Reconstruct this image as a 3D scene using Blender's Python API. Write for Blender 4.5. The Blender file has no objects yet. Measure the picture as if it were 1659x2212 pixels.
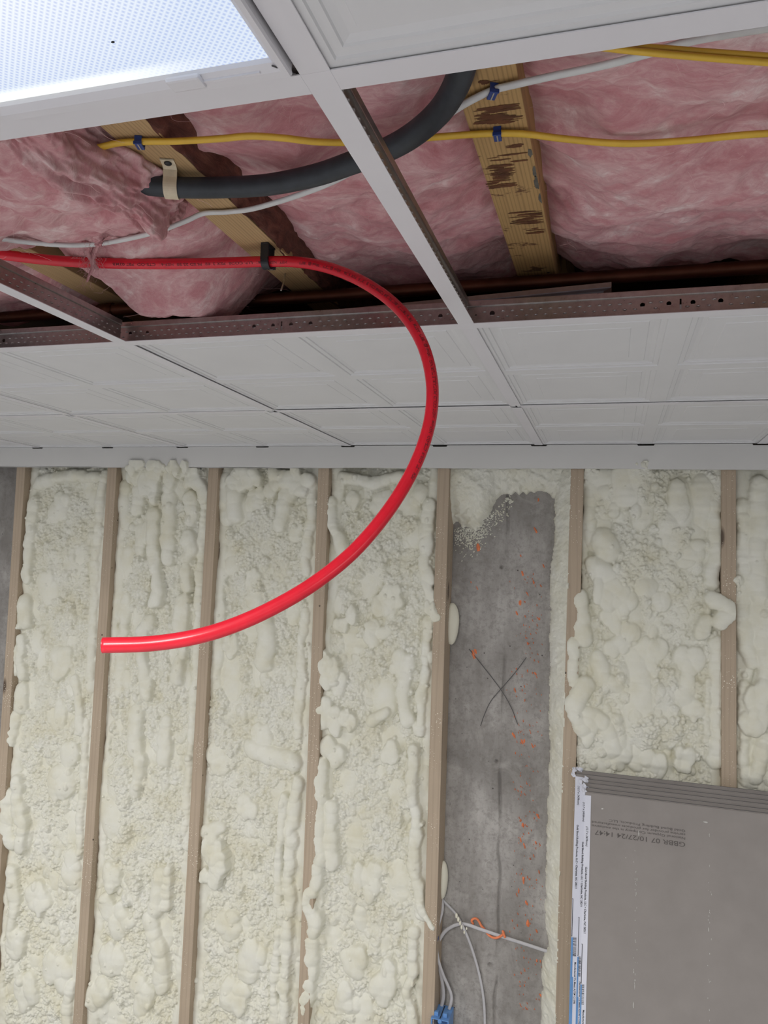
import bpy, bmesh, math, random
import numpy as np
from mathutils import Vector, Matrix

C = bpy.context.scene.collection
SC = bpy.context.scene
PI = math.pi

# ------------------------------------------------------------------ camera
CZ = 1.82                                   # eye height above the floor
FPX = 1640.84                               # focal length in pixels of the 1659 x 2212 frame
YAW, PITCH, ROLL = 0.29356, 0.06027, 0.03923
PW, PH = 1659.0, 2212.0
fwd = Vector((-math.sin(YAW)*math.cos(PITCH), math.cos(YAW)*math.cos(PITCH), math.sin(PITCH)))
r0 = Vector((math.cos(YAW), math.sin(YAW), 0)); u0 = r0.cross(fwd)
RT = r0*math.cos(ROLL) + u0*math.sin(ROLL)
UP = -r0*math.sin(ROLL) + u0*math.cos(ROLL)
cd = bpy.data.cameras.new('camera'); cam = bpy.data.objects.new('camera', cd); C.objects.link(cam)
cd.sensor_fit = 'VERTICAL'; cd.sensor_height = 24.0; cd.lens = FPX/PH*24.0; cd.clip_start = 0.02
cam.matrix_world = Matrix(((RT.x, UP.x, -fwd.x, 0), (RT.y, UP.y, -fwd.y, 0), (RT.z, UP.z, -fwd.z, CZ), (0, 0, 0, 1)))
SC.camera = cam

# ------------------------------------------------------------------ light and exposure
SC.view_settings.view_transform = 'Standard'; SC.view_settings.look = 'None'
SC.view_settings.gamma = 1.0; SC.view_settings.use_curve_mapping = False
SC.view_settings.exposure = -0.13
W = bpy.data.worlds.new('world'); SC.world = W; W.use_nodes = True
W.node_tree.nodes['Background'].inputs[0].default_value = (0.93, 0.96, 1.0, 1)
W.node_tree.nodes['Background'].inputs[1].default_value = 0.36
TROFFER = 46.0        # power of the other ceiling lights of the room, behind and beside the camera
PANEL = 1.0           # brightness of the lit diffuser in view
def area(name, loc, sx, sy, power):
    l = bpy.data.lights.new(name, 'AREA'); l.shape = 'RECTANGLE'; l.size = sx; l.size_y = sy
    l.energy = power; l.color = (1.0, 0.985, 0.96)
    o = bpy.data.objects.new(name, l); C.objects.link(o); o.location = loc
    return o
H = 0.35669                                  # ceiling height above the eye
for x, y, k in [(2.22, 0.0, 0.7), (-2.66, 0.0, 1.1), (-0.52, -2.2, 0.7), (2.22, -2.2, 0.5), (-2.66, -2.2, 0.7)]:
    area('ceiling_lamp', (x, y, CZ+H-0.012), 0.54, 1.14, TROFFER*k)
area('ceiling_lamp', (-0.52, -0.42, CZ+H-0.012), 0.54, 0.5, TROFFER*1.0)    # rear half of the light fitting in view

# ------------------------------------------------------------------ helpers
def ray(px, py):
    return RT*((px-PW/2)/FPX) - UP*((py-PH/2)/FPX) + fwd
def at(px, py, h=None, y=None, d=None):
    """the point of the place seen at a pixel of the photograph, at height h over the eye, distance y or depth d"""
    v = ray(px, py)
    k = h/v.z if h is not None else (y/v.y if y is not None else d)
    v = v*k
    return Vector((v.x, v.y, v.z+CZ))
def depth(p): return (Vector((p[0], p[1], p[2]-CZ))).dot(fwd)

def mesh_obj(name, bm, mat, parent=None, smooth=False):
    me = bpy.data.meshes.new(name); bm.to_mesh(me); bm.free()
    return link(name, me, mat, parent, smooth)
def link(name, me, mat, parent=None, smooth=False):
    mats = mat if isinstance(mat, (list, tuple)) else [mat]
    for m in mats: me.materials.append(m)
    if smooth: me.polygons.foreach_set('use_smooth', [True]*len(me.polygons))
    o = bpy.data.objects.new(name, me); C.objects.link(o)
    if parent is not None:
        o.parent = parent
        o.matrix_parent_inverse = parent.matrix_basis.inverted()
    return o
def thing(name, label, cat, loc=(0, 0, 0), group=None):
    o = bpy.data.objects.new(name, None); C.objects.link(o); o.location = loc
    o.empty_display_size = 0.05
    return tag(o, label, cat, group)
def tag(o, label, cat, group=None, kind=None):
    o['label'] = label; o['category'] = cat
    if group: o['group'] = group
    if kind: o['kind'] = kind
    return o
def struct(o): o['kind'] = 'structure'; return o
def box(bm, a, b, M=None, bev=0):
    xs, ys, zs = zip(a, b)
    vs = [bm.verts.new((x, y, z)) for x in xs for y in ys for z in zs]
    fs = [(0, 1, 3, 2), (4, 6, 7, 5), (0, 4, 5, 1), (2, 3, 7, 6), (0, 2, 6, 4), (1, 5, 7, 3)]
    faces = [bm.faces.new([vs[i] for i in f]) for f in fs]
    if bev:
        es = set(e for f in faces for e in f.edges)
        r = bmesh.ops.bevel(bm, geom=list(es), offset=bev, segments=2, profile=0.6, affect='EDGES')
        vs = list(set([v for v in r['verts']] + [v for v in vs if v.is_valid]))
    if M is not None: bmesh.ops.transform(bm, matrix=M, verts=[v for v in vs if v.is_valid])
    return vs
def boxobj(name, a, b, mat, parent=None, bev=0):
    bm = bmesh.new(); box(bm, a, b, None, bev)
    return mesh_obj(name, bm, mat, parent)
def smooth_path(pts, n=10):
    """Catmull-Rom through points"""
    P = [Vector(p) for p in pts]
    if len(P) < 3: return [P[0].lerp(P[1], i/n) for i in range(n+1)]
    P = [P[0]*2-P[1]] + P + [P[-1]*2-P[-2]]
    out = []
    for i in range(1, len(P)-2):
        a, b, c, d = P[i-1:i+3]
        for k in range(n):
            t = k/n
            out.append(0.5*((2*b)+(c-a)*t+(2*a-5*b+4*c-d)*t*t+(3*b-a-3*c+d)*t**3))
    out.append(P[-2])
    return out
def frames(path, ref=Vector((0, 0, 1))):
    T = [((path[min(i+1, len(path)-1)]-path[max(i-1, 0)]).normalized()) for i in range(len(path))]
    n = (ref - T[0]*ref.dot(T[0])).normalized(); N = [n]
    for i in range(1, len(path)):
        n = N[-1] - T[i]*N[-1].dot(T[i]); N.append(n.normalized())
    return T, N
def tube(bm, path, ru, rv=None, seg=16, cap=True, ref=Vector((0, 0, 1)), hollow=0):
    """rv is the half thickness along the reference direction, ru across it"""
    rv = rv or ru
    T, N = frames(path, ref); rings = []
    for p, t, n in zip(path, T, N):
        b = t.cross(n)
        rings.append([bm.verts.new(p + b*(ru*math.cos(2*PI*k/seg)) + n*(rv*math.sin(2*PI*k/seg))) for k in range(seg)])
    for a, b in zip(rings, rings[1:]):
        for k in range(seg): bm.faces.new((a[k], a[(k+1) % seg], b[(k+1) % seg], b[k]))
    if cap and hollow:
        for ring, p, t in ((rings[0], path[0], T[0]), (rings[-1], path[-1], -T[-1])):
            inn = [bm.verts.new(p+(v.co-p)*hollow) for v in ring]; deep = [bm.verts.new(v.co+t*0.03) for v in inn]
            for k in range(seg):
                k2 = (k+1) % seg
                bm.faces.new((ring[k], ring[k2], inn[k2], inn[k])); bm.faces.new((inn[k], inn[k2], deep[k2], deep[k]))
            bm.faces.new(deep)
    elif cap:
        bm.faces.new(rings[0][::-1]); bm.faces.new(rings[-1])
    bmesh.ops.recalc_face_normals(bm, faces=bm.faces)
def poly_with_holes(outer, holes, thick):
    """flat plate in its own xy plane with real holes; returns a mesh"""
    cu = bpy.data.curves.new('plate', 'CURVE'); cu.dimensions = '2D'; cu.fill_mode = 'BOTH'; cu.extrude = thick/2
    for ring in [outer]+holes:
        s = cu.splines.new('POLY'); s.points.add(len(ring)-1); s.use_cyclic_u = True
        for p, q in zip(s.points, ring): p.co = (q[0], q[1], 0, 1)
    o = bpy.data.objects.new('plate', cu); C.objects.link(o)
    dg = bpy.context.evaluated_depsgraph_get(); dg.update()
    me = bpy.data.meshes.new_from_object(o.evaluated_get(dg))
    bpy.data.objects.remove(o); bpy.data.curves.remove(cu)
    me.materials.clear()
    return me
def text_mesh(body, size, bold=0.0, align='LEFT', shear=0.0, space=1.0):
    cu = bpy.data.curves.new('letters', 'FONT'); cu.body = body; cu.size = size; cu.align_x = align
    cu.offset = bold; cu.shear = shear; cu.space_character = space; cu.resolution_u = 3
    o = bpy.data.objects.new('letters', cu); C.objects.link(o)
    dg = bpy.context.evaluated_depsgraph_get(); dg.update()
    me = bpy.data.meshes.new_from_object(o.evaluated_get(dg))
    bpy.data.objects.remove(o); bpy.data.curves.remove(cu)
    me.materials.clear()
    return me
def circle(cx, cy, r, n=14): return [(cx+r*math.cos(2*PI*k/n), cy+r*math.sin(2*PI*k/n)) for k in range(n)]

# ------------------------------------------------------------------ materials
def new_mat(name, rough=0.6, metal=0.0, spec=0.5):
    m = bpy.data.materials.new(name); m.use_nodes = True
    b = m.node_tree.nodes['Principled BSDF']
    b.inputs['Roughness'].default_value = rough; b.inputs['Metallic'].default_value = metal
    b.inputs['Specular IOR Level'].default_value = spec
    return m, m.node_tree, b
def nd(t, kind, **kw):
    n = t.nodes.new(kind)
    for k, v in kw.items():
        if k in n.inputs: n.inputs[k].default_value = v
        else: setattr(n, k, v)
    return n
def coords(t, scale=(1, 1, 1), rot=(0, 0, 0)):
    tc = nd(t, 'ShaderNodeTexCoord'); mp = nd(t, 'ShaderNodeMapping')
    mp.inputs['Scale'].default_value = scale; mp.inputs['Rotation'].default_value = rot
    t.links.new(tc.outputs['Object'], mp.inputs[0]); return mp.outputs[0]
def noise(t, vec, scale, detail=4, rough=0.55, dist=0.0):
    n = nd(t, 'ShaderNodeTexNoise', Scale=scale, Detail=detail, Roughness=rough, Distortion=dist)
    t.links.new(vec, n.inputs['Vector']); return n.outputs['Fac']
def ramp(t, fac, stops):
    r = nd(t, 'ShaderNodeValToRGB'); e = r.color_ramp.elements
    while len(e) < len(stops): e.new(0.5)
    for el, (p, c) in zip(e, stops): el.position = p; el.color = tuple(c)+((1,) if len(c) == 3 else ())
    t.links.new(fac, r.inputs[0]); return r.outputs[0]
def mix(t, fac, a, b, mode='MIX'):
    m = nd(t, 'ShaderNodeMix', data_type='RGBA', blend_type=mode)
    for i, v in ((0, fac), (6, a), (7, b)):
        if hasattr(v, 'links') or hasattr(v, 'is_linked'): t.links.new(v, m.inputs[i])
        else: m.inputs[i].default_value = v if i == 0 else tuple(v)+(1,)
    return m.outputs[2]
def bump(t, b, h, strength=0.3, dist=0.002):
    n = nd(t, 'ShaderNodeBump', Strength=strength, Distance=dist)
    t.links.new(h, n.inputs['Height']); t.links.new(n.outputs[0], b.inputs['Normal'])
def flat_mat(name, col, rough=0.5, metal=0.0, var=0.08, scale=30, bmp=0.0, spec=0.5):
    m, t, b = new_mat(name, rough, metal, spec)
    f = noise(t, coords(t), scale, 5)
    c = ramp(t, f, [(0.3, [x*(1-var) for x in col]), (0.7, [min(1, x*(1+var)) for x in col])])
    t.links.new(c, b.inputs['Base Color'])
    if bmp: bump(t, b, f, bmp, 0.001)
    return m
M = {}
M['white_paint'] = flat_mat('white enamelled steel', (0.73, 0.715, 0.735), 0.45, 0, 0.015, 12)
M['tile'] = flat_mat('white vinyl ceiling tile', (0.70, 0.698, 0.70), 0.55, 0, 0.02, 9, 0.03)
M['fascia'] = flat_mat('painted trim board', (0.67, 0.66, 0.635), 0.7, 0, 0.03, 4)
M['galv'] = None
def galv():
    m, t, b = new_mat('galvanised steel', 0.32, 0.9)
    v = coords(t); f = noise(t, v, 95.0, 6, 0.65)
    f2 = noise(t, coords(t), 5.0, 3)
    c = ramp(t, f, [(0.3, (0.34, 0.325, 0.32)), (0.7, (0.50, 0.485, 0.475))])
    c = mix(t, ramp(t, f2, [(0.4, (0, 0, 0)), (0.8, (0.6,)*3)]), c, (0.40, 0.30, 0.24), 'MIX')
    t.links.new(c, b.inputs['Base Color'])
    t.links.new(ramp(t, f, [(0.2, (0.24,)*3), (0.8, (0.38,)*3)]), b.inputs['Roughness'])
    return m
M['galv'] = galv()
def wood(name, ca, cb, scale=(40, 40, 2.2), specks=0.0, stain=None, rough=0.75):
    m, t, b = new_mat(name, rough)
    v = coords(t, scale)
    f = noise(t, v, 1.6, 9, 0.72, 0.9)
    ca_, cb_ = ([x*0.62+y*0.38 for x, y in zip(ca, cb)], [x*0.3+y*0.7 for x, y in zip(ca, cb)]) if specks else ([x*0.72+y*0.28 for x, y in zip(ca, cb)], [x*0.2+y*0.8 for x, y in zip(ca, cb)])
    c = ramp(t, f, [(0.25, ca_), (0.52, [(x+y)/2 for x, y in zip(ca_, cb_)]), (0.78, cb_)])
    w = nd(t, 'ShaderNodeTexWave', Scale=0.55, Distortion=9.0, Detail=3.0, **{'Detail Scale': 0.8}); t.links.new(v, w.inputs['Vector'])
    c = mix(t, ramp(t, w.outputs['Fac'], [(0.62, (0, 0, 0)), (0.95, (0.14 if specks else 0.42,)*3)]), c, [x*0.55 for x in ca])
    big = noise(t, coords(t), 4.0, 2)
    c = mix(t, ramp(t, big, [(0.35, (0, 0, 0)), (0.75, (0.28,)*3)]), c, [x*0.7 for x in ca])
    # sparse knots and nail holes
    vo = nd(t, 'ShaderNodeTexVoronoi', Scale=1.0); kv = coords(t, (9, 9, 3.1) if scale[2] < 10 else (9, 3.1, 9)); t.links.new(kv, vo.inputs['Vector'])
    c = mix(t, ramp(t, vo.outputs['Distance'], [(0.055, (0.85,)*3), (0.11, (0, 0, 0))]), c, (0.055, 0.03, 0.018))
    vn = nd(t, 'ShaderNodeTexVoronoi', Scale=13.0); t.links.new(coords(t), vn.inputs['Vector'])
    c = mix(t, ramp(t, vn.outputs['Distance'], [(0.03, (0.9,)*3), (0.05, (0, 0, 0))]), c, (0.04, 0.025, 0.018))
    if stain:
        s = noise(t, coords(t, stain), 1.0, 5, 0.7)
        c = mix(t, ramp(t, s, [(0.60, (0, 0, 0)), (0.64, (0.85,)*3)]), c, (0.10, 0.035, 0.014))
    if specks:
        sv = nd(t, 'ShaderNodeTexVoronoi', Scale=150.0); t.links.new(coords(t), sv.inputs['Vector'])
        den = noise(t, coords(t), 7.0, 4, 0.6)
        thr = nd(t, 'ShaderNodeMath', operation='MULTIPLY_ADD'); t.links.new(den, thr.inputs[0])
        thr.inputs[1].default_value = 0.75; thr.inputs[2].default_value = -0.34+specks
        lt = nd(t, 'ShaderNodeMath', operation='LESS_THAN'); t.links.new(sv.outputs['Distance'], lt.inputs[0]); t.links.new(thr.outputs[0], lt.inputs[1])
        c = mix(t, lt.outputs[0], c, (0.78, 0.74, 0.62))
    t.links.new(c, b.inputs['Base Color']); bump(t, b, f, 0.05, 0.0010)
    return m
M['stud'] = wood('spruce stud', (0.37, 0.285, 0.20), (0.55, 0.445, 0.335), specks=0.05)
M['joist'] = wood('old yellow pine joist', (0.38, 0.225, 0.085), (0.58, 0.375, 0.155), (120, 2.6, 60), stain=(14, 30, 14))
M['joist_pale'] = wood('yellow pine joist', (0.40, 0.25, 0.11), (0.60, 0.41, 0.21), (120, 2.6, 60))
M['bark'] = None
def bark():
    m, t, b = new_mat('dark red bark edge', 0.9)
    f = noise(t, coords(t, (1, 0.35, 1)), 60, 8, 0.7, 0.5)
    t.links.new(ramp(t, f, [(0.3, (0.05, 0.018, 0.013)), (0.55, (0.17, 0.06, 0.04)), (0.8, (0.30, 0.13, 0.08))]), b.inputs['Base Color'])
    bump(t, b, f, 0.9, 0.006); return m
M['bark'] = bark()
def foam_mat():
    m, t, b = new_mat('cream spray foam', 0.62, 0, 0.35)
    v = coords(t)
    f = noise(t, v, 9, 5, 0.6); g = noise(t, v, 260, 4, 0.65); g2 = noise(t, v, 75, 5, 0.6)
    c = ramp(t, f, [(0.3, (0.70, 0.670, 0.525)), (0.5, (0.752, 0.738, 0.630)), (0.72, (0.785, 0.778, 0.70))])
    t.links.new(c, b.inputs['Base Color'])
    s = nd(t, 'ShaderNodeMath', operation='MULTIPLY_ADD'); t.links.new(g2, s.inputs[0]); s.inputs[1].default_value = 2.2; t.links.new(g, s.inputs[2])
    at_ = nd(t, 'ShaderNodeAttribute', attribute_name='smoothness')
    k = nd(t, 'ShaderNodeMapRange'); k.inputs[3].default_value = 0.6; k.inputs[4].default_value = 0.10; t.links.new(at_.outputs['Fac'], k.inputs[0])
    bn = nd(t, 'ShaderNodeBump', Distance=0.0022); t.links.new(k.outputs[0], bn.inputs['Strength']); t.links.new(s.outputs[0], bn.inputs['Height']); t.links.new(bn.outputs[0], b.inputs['Normal'])
    return m
M['foam'] = foam_mat()
M['foam_smooth'] = flat_mat('smooth cream foam bead', (0.75, 0.725, 0.60), 0.5, 0, 0.03, 14, 0.2)
def concrete():
    m, t, b = new_mat('grey poured concrete', 0.85)
    v = coords(t)
    f = noise(t, v, 3.2, 6, 0.6, 0.3); g = noise(t, coords(t, (1, 1, 0.25)), 24, 6, 0.65); p = noise(t, v, 220, 3)
    c = ramp(t, f, [(0.32, (0.235, 0.22, 0.203)), (0.5, (0.345, 0.326, 0.305)), (0.68, (0.49, 0.468, 0.44))])
    c = mix(t, ramp(t, g, [(0.35, (0.5,)*3), (0.62, (0, 0, 0))]), c, (0.20, 0.183, 0.165))
    q = noise(t, v, 70, 7, 0.75)
    c = mix(t, ramp(t, q, [(0.36, (0.55,)*3), (0.52, (0, 0, 0))]), c, (0.19, 0.175, 0.158))
    c = mix(t, ramp(t, noise(t, v, 11, 6, 0.7, 0.8), [(0.55, (0, 0, 0)), (0.72, (0.4,)*3)]), c, (0.52, 0.495, 0.46))
    vo = nd(t, 'ShaderNodeTexVoronoi', Scale=24.0); t.links.new(v, vo.inputs['Vector'])
    c = mix(t, ramp(t, vo.outputs['Distance'], [(0.035, (0.9,)*3), (0.07, (0, 0, 0))]), c, (0.05, 0.045, 0.042))
    t.links.new(c, b.inputs['Base Color']); bump(t, b, p, 0.3, 0.0015)
    return m
M['concrete'] = concrete()
def pink():
    m, t, b = new_mat('pink glass wool', 0.95, 0, 0.1)
    v = coords(t)
    v1 = coords(t, (1.0, 1.9, 1.0), (0, 0, 0.3))
    f = noise(t, v1, 8, 9, 0.66, 1.6); g = noise(t, v1, 34, 8, 0.7, 2.0); h = noise(t, coords(t, (1, 2.6, 1), (0, 0, -0.5)), 120, 6, 0.75, 2.5)
    c = ramp(t, f, [(0.30, (0.47, 0.175, 0.19)), (0.44, (0.64, 0.325, 0.335)), (0.56, (0.75, 0.485, 0.48)), (0.68, (0.87, 0.73, 0.70))])
    c = mix(t, ramp(t, g, [(0.38, (0.5,)*3), (0.62, (0, 0, 0))]), c, (0.55, 0.22, 0.24))
    c = mix(t, ramp(t, h, [(0.55, (0, 0, 0)), (0.8, (0.35,)*3)]), c, (0.88, 0.72, 0.70))
    t.links.new(c, b.inputs['Base Color'])
    s = nd(t, 'ShaderNodeMath', operation='MULTIPLY_ADD'); t.links.new(g, s.inputs[0]); s.inputs[1].default_value = 2.0; t.links.new(h, s.inputs[2])
    bump(t, b, s.outputs[0], 0.38, 0.006)
    b.inputs['Sheen Weight'].default_value = 0.25; b.inputs['Sheen Tint'].default_value = (1, 0.8, 0.8, 1)
    return m
M['pink'] = pink()
M['fibre'] = flat_mat('pink glass fibre', (0.78, 0.52, 0.52), 0.8, 0, 0.15, 40)
M['pex'] = flat_mat('red plastic pipe', (0.69, 0.016, 0.034), 0.27, 0, 0.06, 60)
M['ink'] = flat_mat('black ink', (0.13, 0.010, 0.016), 0.7)
M['grey_ink'] = flat_mat('grey ink', (0.12, 0.107, 0.10), 0.9)
M['black_ink'] = flat_mat('black label ink', (0.02, 0.02, 0.025), 0.8)
M['hose'] = flat_mat('black rubber hose', (0.028, 0.034, 0.042), 0.55, 0, 0.25, 50, 0.15)
M['yellow'] = flat_mat('yellow cable sheath', (0.72, 0.45, 0.045), 0.42, 0, 0.08, 25)
M['white_cable'] = flat_mat('white cable sheath', (0.66, 0.67, 0.66), 0.5, 0, 0.07, 60)
M['grey_cable'] = flat_mat('grey cable sheath', (0.50, 0.49, 0.50), 0.5, 0, 0.05, 60)
M['blue_plastic'] = flat_mat('navy blue plastic', (0.02, 0.05, 0.22), 0.4)
M['box_blue'] = flat_mat('blue plastic box', (0.13, 0.29, 0.60), 0.4, 0, 0.05)
M['dark'] = flat_mat('black plastic', (0.015, 0.017, 0.02), 0.45)
M['steel'] = flat_mat('zinc plated steel', (0.55, 0.53, 0.50), 0.35, 1.0)
M['strap'] = flat_mat('cream painted strap', (0.66, 0.57, 0.41), 0.5, 0, 0.12, 60)
M['copper'] = flat_mat('old copper pipe', (0.13, 0.055, 0.035), 0.52, 1.0, 0.25, 18)
M['board_grey'] = flat_mat('grey drywall paper', (0.275, 0.25, 0.232), 0.9, 0, 0.05, 14, 0.05)
M['board_edge'] = flat_mat('grey drywall edge paper', (0.135, 0.135, 0.155), 0.85, 0, 0.1, 30)
M['tape'] = flat_mat('white end tape', (0.68, 0.69, 0.76), 0.6, 0, 0.03, 20)
M['tape_blue'] = flat_mat('blue printing', (0.12, 0.28, 0.55), 0.6)
M['fibreboard'] = flat_mat('brown fibreboard edge', (0.36, 0.28, 0.24), 0.95, 0, 0.1, 60, 0.2)
M['tile_back'] = flat_mat('dull grey tile face', (0.42, 0.42, 0.45), 0.6)
M['orange'] = flat_mat('orange sealant', (0.80, 0.235, 0.10), 0.6, 0, 0.12, 80)
M['pencil'] = flat_mat('graphite line', (0.10, 0.095, 0.095), 0.9)
M['deck'] = flat_mat('dark plank deck', (0.16, 0.10, 0.06), 0.9, 0, 0.3, 6)
M['floor'] = flat_mat('pale concrete floor', (0.47, 0.47, 0.49), 0.8, 0, 0.12, 3)
def diffuser():
    m = bpy.data.materials.new('prismatic lit diffuser'); m.use_nodes = True; t = m.node_tree
    for n in list(t.nodes): t.nodes.remove(n)
    out = nd(t, 'ShaderNodeOutputMaterial'); em = nd(t, 'ShaderNodeEmission')
    tc = nd(t, 'ShaderNodeTexCoord'); sp = nd(t, 'ShaderNodeSeparateXYZ'); t.links.new(tc.outputs['Object'], sp.inputs[0])
    def cell(sock, k):
        a = nd(t, 'ShaderNodeMath', operation='MULTIPLY'); a.inputs[1].default_value = 2*PI/k; t.links.new(sock, a.inputs[0])
        s = nd(t, 'ShaderNodeMath', operation='SINE'); t.links.new(a.outputs[0], s.inputs[0]); return s.outputs[0]
    # diagonal prism rows
    u = nd(t, 'ShaderNodeMath', operation='ADD'); t.links.new(sp.outputs[0], u.inputs[0]); t.links.new(sp.outputs[1], u.inputs[1])
    w = nd(t, 'ShaderNodeMath', operation='SUBTRACT'); t.links.new(sp.outputs[0], w.inputs[0]); t.links.new(sp.outputs[1], w.inputs[1])
    pr = nd(t, 'ShaderNodeMath', operation='MAXIMUM'); t.links.new(cell(u.outputs[0], 0.0052), pr.inputs[0]); t.links.new(cell(w.outputs[0], 0.0052), pr.inputs[1])
    mr = nd(t, 'ShaderNodeMapRange'); mr.inputs[1].default_value = -1; mr.inputs[2].default_value = 1; mr.inputs[3].default_value = 0.0; mr.inputs[4].default_value = 1.0
    t.links.new(pr.outputs[0], mr.inputs[0])
    c = mix(t, mr.outputs[0], (0.52, 0.63, 0.93), (0.84, 0.93, 1.06))
    # lamp glow: LED strips run along the fitting, brighter towards its middle
    g = nd(t, 'ShaderNodeVectorMath', operation='DISTANCE'); t.links.new(tc.outputs['Object'], g.inputs[0]); g.inputs[1].default_value = (0.10, 0.33, 0)
    gl = ramp(t, g.outputs['Value'], [(0.05, (0.42, 0.33, 0.18)), (0.24, (0, 0, 0))])
    add = mix(t, 1.0, c, gl, 'ADD')
    eg = nd(t, 'ShaderNodeMapRange', interpolation_type='SMOOTHSTEP'); eg.inputs[1].default_value = 0.556; eg.inputs[2].default_value = 0.566; t.links.new(sp.outputs[1], eg.inputs[0])
    lx = nd(t, 'ShaderNodeMapRange', interpolation_type='SMOOTHSTEP'); lx.inputs[1].default_value = 0.26; lx.inputs[2].default_value = 0.14; t.links.new(sp.outputs[0], lx.inputs[0])
    pm = nd(t, 'ShaderNodeMath', operation='MULTIPLY'); t.links.new(eg.outputs[0], pm.inputs[0]); t.links.new(lx.outputs[0], pm.inputs[1])
    add = mix(t, pm.outputs[0], add, (1.15, 1.2, 1.2))
    t.links.new(add, em.inputs[0]); em.inputs[1].default_value = PANEL
    t.links.new(em.outputs[0], out.inputs[0]); return m
M['diffuser'] = diffuser()

# ------------------------------------------------------------------ numpy helpers for rough surfaces
def vnoise(nx, nz, cx, cz, rng):
    """smooth value noise on an nz x nx grid with about cx by cz cells"""
    g = rng.standard_normal((int(cz)+4, int(cx)+4))
    xs = np.linspace(1, cx+1, nx); zs = np.linspace(1, cz+1, nz)
    def w(f):
        return np.stack([(-f**3+2*f**2-f)/2, (3*f**3-5*f**2+2)/2, (-3*f**3+4*f**2+f)/2, (f**3-f**2)/2])
    ix = np.clip(np.floor(xs).astype(int), 1, g.shape[1]-3); fx = xs-ix; wx = w(fx)
    iz = np.clip(np.floor(zs).astype(int), 1, g.shape[0]-3); fz = zs-iz; wz = w(fz)
    rows = sum(wz[k][:, None]*g[iz+k-1] for k in range(4))
    return sum(wx[k][None, :]*rows[:, ix+k-1] for k in range(4))
def grid_mesh(name, X, Y, Z, keep=None, attr=None):
    nz, nx = X.shape
    co = np.stack([X, Y, Z], -1).reshape(-1, 3).astype(np.float32)
    idx = np.arange(nz*nx).reshape(nz, nx)
    q = np.stack([idx[:-1, :-1], idx[:-1, 1:], idx[1:, 1:], idx[1:, :-1]], -1).reshape(-1, 4)
    if keep is not None:
        kf = (keep[:-1, :-1] | keep[:-1, 1:] | keep[1:, 1:] | keep[1:, :-1]).reshape(-1)
        q = q[kf]
        used = np.unique(q); remap = np.full(nz*nx, -1); remap[used] = np.arange(len(used))
        q = remap[q]; co = co[used]
        if attr is not None: attr = attr.reshape(-1)[used]
    me = bpy.data.meshes.new(name)
    me.vertices.add(len(co)); me.vertices.foreach_set('co', co.ravel())
    me.loops.add(q.size); me.loops.foreach_set('vertex_index', q.ravel().astype(np.int32))
    me.polygons.add(len(q)); me.polygons.foreach_set('loop_start', (np.arange(len(q))*4).astype(np.int32))
    me.polygons.foreach_set('use_smooth', np.ones(len(q), bool))
    me.update(calc_edges=True); me.validate()
    if attr is not None:
        a = me.attributes.new('smoothness', 'FLOAT', 'POINT'); a.data.foreach_set('value', np.ascontiguousarray(attr.reshape(-1), dtype=np.float32))
    return me

# ------------------------------------------------------------------ setting
T = 0.6096; XR = -0.21814; YA = 1.12255; YL = YA-T; YB = YA+T; YW = 2.3226; DS = 2.3196   # grid lines, wall and stud front
ZC = CZ+H; HJ = CZ+0.475; DECK = HJ+0.22; YC = DS+0.089                               # ceiling, joist underside, deck, concrete face
struct(boxobj('floor', (-4.5, -4.5, -0.1), (4.0, 2.6, 0.0), M['floor']))
struct(boxobj('ceiling', (-4.5, -4.5, DECK), (4.0, 2.6, DECK+0.05), M['deck']))
# poured concrete wall; the bare part between the studs gets real seams and tie holes
struct(boxobj('wall_back', (-4.5, YC+0.006, 0), (4.0, YC+0.2, DECK), M['concrete']))
def bare_concrete(x0, x1, z0, z1, seed, seam=True):
    rng = np.random.default_rng(seed); st = 0.003
    nx = int((x1-x0)/st); nz = int((z1-z0)/st)
    xs = np.linspace(x0, x1, nx); zs = np.linspace(z0, z1, nz); X, Z = np.meshgrid(xs, zs)
    hgt = 0.0006*vnoise(nx, nz, (x1-x0)*60, (z1-z0)*60, rng)+0.0012*vnoise(nx, nz, (x1-x0)*9, (z1-z0)*9, rng)
    if seam:
        top, bot = at(1098, 1075, y=YC), at(1070, 2212, y=YC)
        sx = bot.x+(top.x-bot.x)*(Z-bot.z)/(top.z-bot.z) + 0.0022*vnoise(nx, nz, 1, (z1-z0)*16, rng)
        hgt += 0.0018*(1/(1+np.exp((X-sx)/0.0012))) - 0.012*np.exp(-((X-sx)/0.0030)**2)*np.clip(0.7+0.6*vnoise(nx, nz, 1, (z1-z0)*10, rng), 0.1, 1.5)
        l1, l2 = at(990, 1213, y=YC).z, at(1150, 1192, y=YC).z
        hgt += 0.0020/(1+np.exp((Z-np.where(X < sx, l1, l2))/0.0015))
        for px, py, rr in [(1083, 1225, 0.008), (1073, 1644, 0.007), (1059, 2083, 0.009)]:
            c = at(px, py, y=YC); d = np.hypot(X-c.x, Z-c.z)
            hgt -= 0.012*np.exp(-(d/(rr*0.62))**4); hgt += 0.0016*np.exp(-((d-0.034)/0.006)**2)
        for px, py in [(1131, 1647), (988, 2071), (1119, 2094)]:
            c = at(px, py, y=YC); d = np.hypot(X-c.x, Z-c.z); hgt -= 0.0018*np.exp(-((d-0.0095)/0.002)**2)
    return grid_mesh('wall_back', X, YC-hgt, Z)
struct(link('wall_back', bare_concrete(-0.52, -0.08, 0.0, CZ+0.42, 3), M['concrete']))
struct(link('wall_back', bare_concrete(-2.75, -2.12, 0.0, CZ+0.42, 4, False), M['concrete']))
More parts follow.
